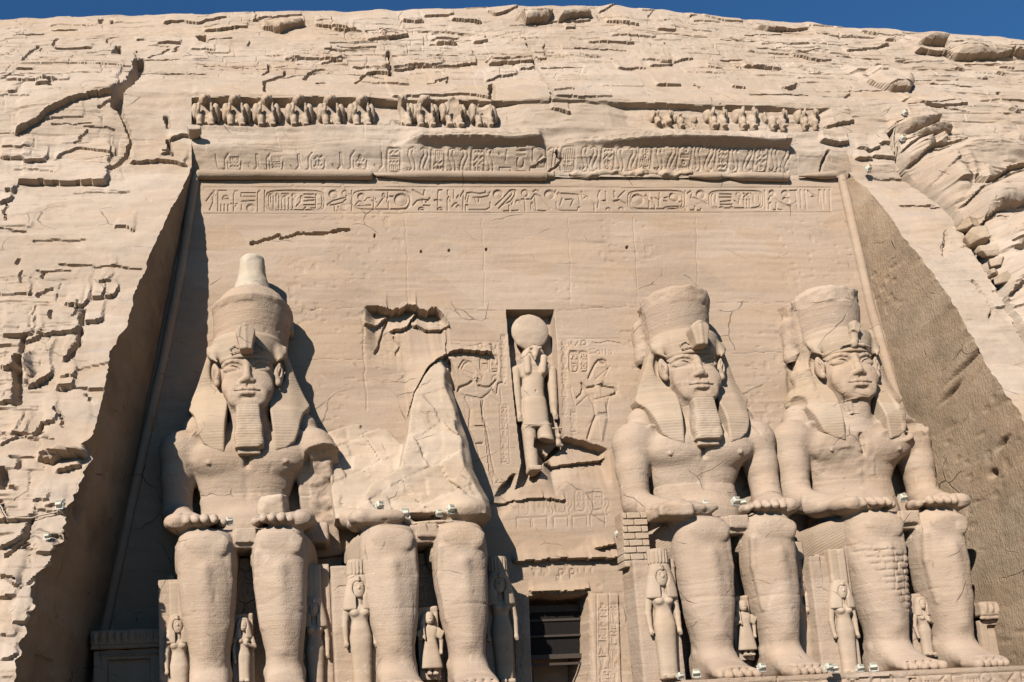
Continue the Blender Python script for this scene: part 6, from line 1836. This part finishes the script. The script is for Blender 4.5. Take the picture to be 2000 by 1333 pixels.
# head: wig with lappets and beak
lofz([(572, 668, 318), (548, 698, 340), (536, 712, 380), (540, 708, 420), (552, 700, 455)], -.02, .42, k=.06, p=2.3, capr=.08)
for a, b in (((572, 400), (577, 500)), ((690, 400), (680, 500))):
    A, B = n2(*a), n2(*b); v.path([A + [0, -.02, 0], B + [0, -.10, 0]], [.20, .17], .06)
v.ell(n2(620, 352) + [0, -.12, 0], (.30, .30, .28), .05)
v.cone(n2(620, 372) + [0, -.22, 0], n2(618, 400) + [0, -.36, 0], .22, .14, .06)
v.cone(n2(618, 398) + [0, -.36, 0], n2(618, 428) + [0, -.36, 0], .13, .06, .04)
for e in (590, 652): v.ell(n2(e, 345) + [0, -.36, 0], (.10, .09, .07), .03)
v.ell(n2(632, 635) + [0, -.16, 0], (.05, .1, .07), .04, 's')
v.cone(n2(550, 872) + [0, -.17, 0], n2(740, 868) + [0, -.17, 0], .03, .03, .02)
v.box(n2(622, 1185) + [0, -.02, 0], (.30, .45, .13), .06, .08)
v.box(n2(705, 1010) + [0, .2, -.0], (.6, .8, .28), .05, .03, 's', roty(.25))
rock_field(v, .06, 851, lambda x, y, z: (z < n2(700, 950)[2]) & (x > n2(655, 950)[0]))
v.rough(.010, .4, 852)
link('body', v.mesh('body', GO), M_FIG, gt)
dv = Vol(GO + np.array([-1.6, -1.0, 5.0]), GO + np.array([1.6, 1.4, 8.6]), .045)
dc = n2(600, 205); rr = (n2(732, 205)[0] - n2(470, 205)[0]) / 2
dv.ell(dc + [0, .16, 0], (rr, .28, rr * 1.0))
dv.box(dc + [0, .7, -.2], (.35, .5, .8), .1, .1)
dv.rough(.02, .4, 853, 3)
link('sun_disc', dv.mesh('sun_disc', GO), M_FIG, gt)
cv = Vol(GO + np.array([-.7, -1.2, 4.6]), GO + np.array([.7, .6, 6.6]), .035)
A, B = n2(617, 318), n2(613, 262); cv.path([A + [0, -.15, 0], (A + B) / 2 + [0, -.42, 0], B + [0, -.40, 0]], [.10, .13, .08], .03)
link('cobra', cv.mesh('cobra', GO), M_FIG, gt)
# small staff figure below the hand
sv = Vol(GO + np.array([.6, -.8, .3]), GO + np.array([1.9, .8, 3.2]), .04)
for a, b, r0, r1 in (((785, 850), (800, 920), .05, .05), ((752, 884), (830, 880), .05, .05), ((800, 935), (802, 990), .10, .15), ((788, 1000), (825, 1003), .09, .09)):
    sv.cone(n2(*a) + [0, .15, 0], n2(*b) + [0, .15, 0], r0, r1, .05)
sv.ell(n2(800, 945) + [0, .05, 0], (.13, .13, .15), .04)
link('staff', sv.mesh('staff', GO), M_FIG, gt)

# ---------------------------------------------------------------- baboons
def baboon(var):
    v = Vol((-1.02, -.95, -.32), (1.02, .5, 1.95), .036)
    v.box((0, .08, .85), (.50, .28, .74), .2)
    hx = {0: 0, 1: -.04, 2: .05}[var]
    v.ell((0, .10, 1.34), (.60, .30, .36), .12)
    for s in (-1, 1):
        v.ell((s * .60, .02, 1.0), (.27, .36, .48), .06)
        v.ell((s * .70, .0, .68), (.12, .24, .20), .08)
        v.path([(s * .42, -.26, .66), (s * .40, -.40, .84), (s * .36, -.42, 1.02)], [.12, .115, .10], .03)
        v.ell((s * .35, -.45, 1.10), (.09, .08, .11), .02)
        v.path([(s * .34, -.16, .62), (s * .35, -.26, .35), (s * .34, -.2, .0)], [.21, .19, .18], .06)
        v.box((s * .35, -.34, .04), (.15, .2, .06), .04, .04)
        v.path([(s * .50, -.36, .62), (s * .54, -.3, .42)], .07, .05, 's')
        v.ell((hx + s * .17, -.38, 1.63), (.15, .10, .055), .04)
        v.ell((hx + s * .13, -.46, 1.54), (.05, .05, .035), .02, 's')
    v.path([(-.28, -.16, .66), (.28, -.16, .66)], .06, .04)
    v.cone((0, -.12, .42), (0, -.26, .28), .075, .055, .04)
    v.ell((hx, -.18, 1.50), (.40, .36, .29), .04)
    v.path([(hx, -.32, 1.46), (hx - .02, -.62, 1.34)], [.20, .165], .06)
    v.ell((hx, -.44, 1.26), (.16, .17, .09), .05)
    v.box((.0, .3, .9), (.6, .15, .8), .1, .1)
    v.rough(.02, .25, 861 + var, 2)
    return v


BAB = [baboon(k) for k in range(3)]
BMESH = [b.mesh('baboon') for b in BAB]


def worn(seed, cut):
    v = Vol((-1.02, -.95, -.32), (1.02, .5, 1.95), .036); v.d = BAB[seed % 3].d.copy()
    for c, r in cut: v.ell(c, r, .08, 's')
    if seed == 11: v.box((.2, -.3, 1.6), (1.3, 1.2, .75), .12, .1, 's')
    if seed >= 10: v.box((0, -.3, 1.78 - .06 * (seed % 3)), (1.2, 1.0, .56), .12, .12, 's')
    rock_field(v, .06, 870 + seed)
    return v.mesh('baboon')


WORN = {6: worn(6, [((-.75, -.2, .9), (.75, 1.2, 1.3))]), 8: worn(8, [((0, -.5, 1.5), (.6, .35, .35))]), 9: worn(9, [((-.1, -.3, 1.55), (.55, .5, .42)), ((0, -.45, .9), (.4, .3, .3))]),
        10: worn(10, [((0, -.3, 1.5), (.8, .6, .55)), ((.0, -.4, .1), (.8, .3, .2))]), 11: worn(11, [((-.5, -.2, 1.5), (.8, .7, .7)), ((.2, -.35, .5), (.5, .3, .5))]),
        12: worn(12, [((0, -.45, 1.5), (.6, .3, .4))]), 13: worn(13, [((.0, -.35, 1.55), (.75, .45, .38))]), 14: worn(14, [((0, -.35, 1.5), (.8, .45, .5)), ((-.5, -.4, .9), (.3, .3, .3))]), 15: worn(15, [((.1, -.45, 1.55), (.6, .35, .4))])}
bpx = [403, 463, 522, 586, 648, 707, 785, 832, 887, 945, 1294, 1338, 1400, 1458, 1516, 1578]
blab = ['baboon at the left end of the rock frieze, next to the recess edge', 'second baboon from the left end of the rock frieze', 'third baboon from the left end, with a chipped stone at its right shoulder', 'fourth baboon from the left end of the rock frieze', 'fifth baboon from the left, just before the last of the unbroken six', 'last of the unbroken six baboons, left of the vertical crack',
        'half baboon with only one side left, right of the vertical crack', 'whole baboon standing alone between worn neighbours, middle of the frieze', 'baboon with a worn flat face, second from the end of the left group', 'headless hollow baboon closing the left group beside the bare stretch',
        'low headless baboon stump starting the right group', 'fragment of a baboon beside the rock step in the right group', 'worn baboon with block shoulders after the rock step', 'worn baboon in the middle of the right group', 'worn narrow baboon, second from the right end', 'worn baboon at the right end of the rock frieze']
for i, px in enumerate(bpx):
    Yb = 45.0
    p = U(px, 257, Yb)
    o = bpy.data.objects.new('baboon_statue', WORN.get(i, BMESH[i % 3])); COL.objects.link(o)
    if len(o.data.materials) == 0: o.data.materials.append(M_FIG)
    o.location = (p[0], 44.98 if i < 10 else 45.02, p[2]); s = 1.12 if i < 10 else 1.06
    o.scale = (s * .80, s, s * .95)
    tag(o, blab[i], 'statue', 'baboons of the top frieze')
# ------------------------------------------------------------------ pedestals under the colossi
def pedestal(x0, x1, label):
    px0 = (x0 + x1) / 2
    t = thing('statue_pedestal', (px0, 38.0, -4.5), label, 'pedestal', 'pedestals under the colossi')
    o = np.array([px0, 38.0, -4.5])
    xs = np.arange(x0, x1, .06); zs = np.arange(-4.5, -.70, .06)
    X, Z = np.meshgrid(xs, zs)
    D = .02 * fbm2(X * .8, Z * 1.2, 3, 901) + .01 * fbm2(X * 4, Z * 4, 2, 902)
    _gr.seed(int(x0 * 7) + 60)
    ln = []
    for cx in np.arange(x0 + .6, x1 - .3, .85):
        for st in scribble(cx, -1.75, .7, 1.15): ln.append(('S', st, .07, .05))
    for cx in np.arange(x0 + .8, x1 - .8, 3.1):
        for st in [oval(cx, -1.2, .28, .26, 12), [(cx + .5, -1.0), (cx + .9, -1.4), (cx + 1.3, -1.0)], [(cx + 1.6, -1.4), (cx + 1.6, -1.0), (cx + 2.1, -1.0), (cx + 2.1, -1.4)]]: ln.append(('S', st, .07, .05))
    ln += [('S', [(x0, -.95), (x1, -.95)], .05, .04), ('K', [(x0 + 4, -4), (x0 + 4.3, -2), (x0 + 4.1, -.8)], .15, .05), ('L', [(x0 + 7, -1.0), (x0 + 9, -.95), (x0 + 10, -1.05)], .1, .2)]
    D = apply_lines(X, Z, D, ln)
    F = np.stack([X, 36.10 - D, Z], -1)
    ys = np.concatenate([[0.0], np.arange(.08, 7.2, .25)])
    XT, YT = np.meshgrid(xs, ys)
    zt = -.71 + .025 * fbm2(XT * 1.2, YT * 1.2, 3, 905); zt[0] = F[-1, :, 2] + .0
    T = np.stack([XT, F[-1, :, 1][None, :] + YT, zt], -1)
    nr, nc = F.shape[:2]
    V = np.concatenate([F.reshape(-1, 3), T.reshape(-1, 3)])
    Q = np.concatenate([grid_quads(nr, nc, 0, True), grid_quads(T.shape[0], nc, nr * nc, True)])
    link('plinth', mk_mesh('plinth', V - o, Q, smooth_angle=40), M_STAT, t)
    for xe in (x0, x1):
        m = MB(); m.box(np.array([xe, 39.6, -2.62]) - o, (.12, 6.9, 3.74)); link('side_face', m.mesh('side_face'), M_STAT, t)


pedestal(-4.5, 11.4, 'long stone pedestal under the two left-hand colossi')
pedestal(17.2, 33.6, 'long inscribed stone pedestal under the two right-hand colossi')

# ------------------------------------------------------------------ small chapels at the foot of the side walls
def chapel(x0, x1, y, zt, label):
    o = np.array([(x0 + x1) / 2, y + 1, -.7])
    t = thing('side_chapel', tuple(o), label, 'chapel')
    w = x1 - x0
    v = Vol(np.array([x0 - .2, y - .4, -4.6]), np.array([x1 + .2, y + 2.4, zt + .2]), .06)
    v.box(((x0 + x1) / 2, y + 1.1, (zt - 5.2) / 2), (w / 2, 1.1, (zt + 4.0) / 2), .03)
    v.box(((x0 + x1) / 2, y - .02, -.6), (w * .30, .22, 2.1), .02, 0, 's')
    v.box(((x0 + x1) / 2, y, 1.70), (w * .42, .10, .05), .02, .02)
    v.rough(.02, .5, 911, 2)
    link('wall', v.mesh('wall', o, 40), M_WALL, t)
    c = Vol(np.array([x0 - .3, y - .6, zt - 1.0]), np.array([x1 + .3, y + 2.4, zt + .5]), .05)
    c.box(((x0 + x1) / 2, y + 1.0, zt - .10), (w / 2 + .06, 1.3, .32), .05)
    c.cone((x0, y - .16, zt - .52), (x1, y - .16, zt - .52), .09, .09, .03)
    n = int(w / .28)
    for k in range(n):
        xx = x0 + (k + .5) * w / n
        c.ell((xx, y - .30, zt - .08), (.10, .10, .24), .03)
    c.rough(.03, .4, 915, 2)
    link('cornice', c.mesh('cornice', o, 45), M_WALL, t)


chapel(-6.95, -3.95, 40.4, 2.55, 'low chapel with cobra cornice in deep shade by the left side wall')
chapel(33.75, 35.6, 40.2, 2.35, 'worn half-lit little chapel by the right side wall')

# ------------------------------------------------------------------ brick pier propping the broken hand
A = U(1209, 1050, 39.5); B = U(1262, 1050, 39.5)
bt = thing('brick_pier', (float((A[0] + B[0]) / 2), 39.6, 5.1), 'pale stepped brick pier propping the broken hand of the bearded colossus', 'pier')
bo = np.array(bt.location); rb = random.Random(2)
m = MB(); mt = MB()
ztop = U(1235, 1002, 39.3)[2]
rows = 8; hh = (ztop - 4.6) / rows
for r in range(rows):
    wv = (B[0] - A[0]) * (1.0 - .018 * r); zc = 4.6 + (r + .5) * hh
    n = 2; off = (r % 2) * .5
    for k in range(-1, n + 1):
        xa = A[0] + (k + off) / n * (B[0] - A[0]); xb = xa + (B[0] - A[0]) / n
        xa, xb = max(xa, A[0] + .04 * r * .4), min(xb, B[0])
        if xb - xa < .08: continue
        m.box(np.array([(xa + xb) / 2, 39.6 - .02 * rb.random(), zc]) - bo, (xb - xa - .03, .9 + .05 * rb.random(), hh - .045), bev=.025)
mt.box(np.array([(A[0] + B[0]) / 2 + .02, 39.62, (4.6 + ztop) / 2]) - bo, ((B[0] - A[0]) * .92, .80, ztop - 4.62))
link('bricks', m.mesh('bricks'), M_RUIN, bt); link('mortar', mt.mesh('mortar'), M_STAT, bt)

# ------------------------------------------------------------------ loose rocks
def rock(name, px, Y, size, seed, label, group=None, mat=None, sc=(1, 1, 1), z=None, cat='rock'):
    p = U(px[0], px[1], Y)
    v = Vol((-size * 1.5,) * 3, (size * 1.5,) * 3, size / 11)
    rr = np.random.RandomState(seed)
    v.box((0, 0, 0), np.array(sc) * size * .8, size * .12, rot=rotz(rr.uniform(-.6, .6)) @ rotx(rr.uniform(-.3, .3)))
    for k in range(5):
        n = rr.normal(size=3); n /= np.linalg.norm(n); d_ = size * rr.uniform(.62, .85) * np.mean(sc)
        v.op((-9,) * 3, (9,) * 3, lambda x, y, z, n=n, d_=d_: (x * n[0] + y * n[1] + z * n[2]) - d_, 0, 'i')
    rock_field(v, size * .10, seed)
    o = link(name, v.mesh(name, None, 35), mat or M_BOULD, None, label, cat, group)
    o.location = tuple(p)
    return o


rock('rubble_block', (527, 990), 39.6, .85, 31, 'angular fallen block lying on the lap of the far left colossus', mat=M_RUIN, sc=(1.1, .8, .72), cat='fallen block')
rock('rock_slab', (377, 258), 44.1, .42, 35, 'pale flat stone slab at the left end of the baboon frieze', mat=M_CLIFF, sc=(1.3, 1, .42))
bl = [((1902, 468), .62, 41, 'large grey boulder lodged in the gully right of the right side wall'), ((1926, 492), .48, 42, 'pointed boulder under the large grey one in the gully'), ((1946, 514), .36, 43, 'small pale stone low in the gully rubble'), ((1890, 444), .52, 44, 'flat-topped boulder at the upper end of the gully'), ((1938, 534), .27, 45, 'smallest stone at the lower end of the gully rubble'), ((1962, 545), .42, 46, 'dark-sided boulder at the lower right of the gully')]
for p, sz, sd, lb in bl:
    q = USURF(p[0], p[1], PF)
    rock('boulder', p, float(q[1]) - .35, sz, sd, lb, 'boulders in the gully', sc=(1.1, 1, .8))
for p, sz, sd, lb in [((1360, 988), .0, 0, '')][:0]: pass

# ------------------------------------------------------------------ floodlights
def lamp_parts():
    m = MB()
    R_ = rotx(math.radians(-28))
    m.box((0, 0, .28), (.34, .26, .28), R_, .03)
    for k in range(4): m.box(R_ @ np.array([0, -.14, 0]) + np.array([0, 0, .19 + .055 * k]), (.28, .03, .018), R_)
    house = m.mesh('housing')
    g = MB(); g.box(R_ @ np.array([0, .145, .0]) + np.array([0, 0, .28]), (.36, .03, .30), R_, .012); front = g.mesh('front_glass')
    b = MB()
    for s in (-1, 1): b.box((s * .20, 0, .17), (.025, .05, .26))
    b.box((0, 0, .035), (.42, .09, .03)); b.box((0, 0, .01), (.2, .2, .02)); br = b.mesh('bracket')
    return house, front, br


LH, LF, LB = lamp_parts()


def lamp(pos, rz, sc, label):
    t = thing('floodlight', tuple(pos), label, 'floodlight', 'cream floodlights around the statues')
    t.rotation_euler = (0, 0, rz); t.scale = (sc, sc, sc)
    link('housing', LH, M_LAMP, t); link('front_glass', LF, M_LENS, t); link('bracket', LB, M_IRON, t)


def onz(x, y, z): d = ray(x, y); return CPOS + d * ((z - CZ) / d[2])


for (x, y, lb, sc, rz) in ((448, 1024, 'floodlight on the lap of the far left colossus, by the left fingertips', .8, .3), (503, 1022, 'floodlight on the lap of the far left colossus, below the fallen block', .8, -.2),
                           (742, 996, 'wide low floodlight on the rubble hand of the shattered colossus', 1.0, .6), (764, 1002, 'small floodlight next to the wide low one on the shattered lap', .6, .2), (791, 1013, 'largest floodlight on the left knee of the shattered colossus', 1.15, -.2), (858, 1008, 'small floodlight near the middle of the shattered lap', .75, .2), (881, 1003, 'tilted floodlight on the right of the shattered lap', 1.0, .5),
                           (1378, 990, 'lone floodlight on the lap of the bearded colossus by the doorway', .8, 0), (1438, 987, 'larger floodlight of the pair on the lap of the bearded colossus', 1.0, .3), (1452, 988, 'smaller floodlight of the pair on the lap of the bearded colossus', .8, -.3), (1765, 979, 'floodlight on the lap of the beardless colossus', .9, .1)):
    q = U(x, y, 39.0); q[2] = max(q[2] - .04, 6.72); lamp(q, rz, sc * .95, lb)
for (x, y, lb, sc, rz) in ((1330, 1328, 'leftmost floodlight on the right-hand pedestal', .8, .3), (1361, 1324, 'floodlight below the left foot of the bearded colossus by the doorway', .9, -.3), (1489, 1313, 'floodlight between the feet of the bearded colossus by the doorway', .9, .2),
                           (1620, 1313, 'left floodlight of the pair at the foot of the pale streaked queen', .95, .3), (1631, 1313.5, 'right floodlight of the pair at the foot of the pale streaked queen', .85, -.2), (1681, 1313, 'floodlight right of the pale streaked queen on the pedestal edge', .85, .1), (1707, 1312, 'floodlight beside the left foot of the beardless colossus', .95, -.4)):
    lamp(onz(x, y, -.69), rz, sc * .85, lb)
for (x, y, lb, sc, rz) in ((1762, 234, 'uppermost floodlight on the cliff right of the facade', .95, .4), (1758, 284, 'middle floodlight on the cliff right of the facade', 1.0, .2), (1691, 343, 'lowest floodlight on the cliff, on top of the right side wall', 1.05, .5),
                           (120, 1000, 'floodlight on a ledge of the cliff at the lower left', 1.0, -.4), (96, 1058, 'dusty floodlight below the other on the lower left cliff', .7, -.2)):
    q = USURF(x, y, PF)
    lamp(q + np.array([0, -.30, 0]), rz, sc * .82, lb)
lamp(np.array(U(1207, 1048, 39.9)), .5, .6, 'tiny floodlight clamped beside the brick pier')

# ------------------------------------------------------------------ cables
def cable(px, label, r=.028, off=-.12):
    P = np.array([USURF(x, y, PF) + [0, off, 0] for x, y in px])
    n = 40; s = np.linspace(0, 1, len(P)); t = np.linspace(0, 1, n)
    Q = np.stack([np.interp(t, s, P[:, k]) for k in range(3)], -1)
    Q[:, 0] += .05 * vn2(t * 9, t * 0, 7)
    m = MB(); m.tube(Q, r, 6)
    link('cable', m.mesh('cable', 60), M_CABLE, None, label, 'cable')


cable([(1755, 238), (1742, 262), (1744, 300), (1750, 282)], 'thin cable looping between the upper two cliff floodlights')
cable([(118, 1000), (62, 1014), (16, 1012), (0, 985)], 'cable sagging from the lower left floodlight to the frame edge')
cable([(96, 1058), (60, 1085), (20, 1098), (0, 1110)], 'cable trailing left from the dusty floodlight on the cliff')
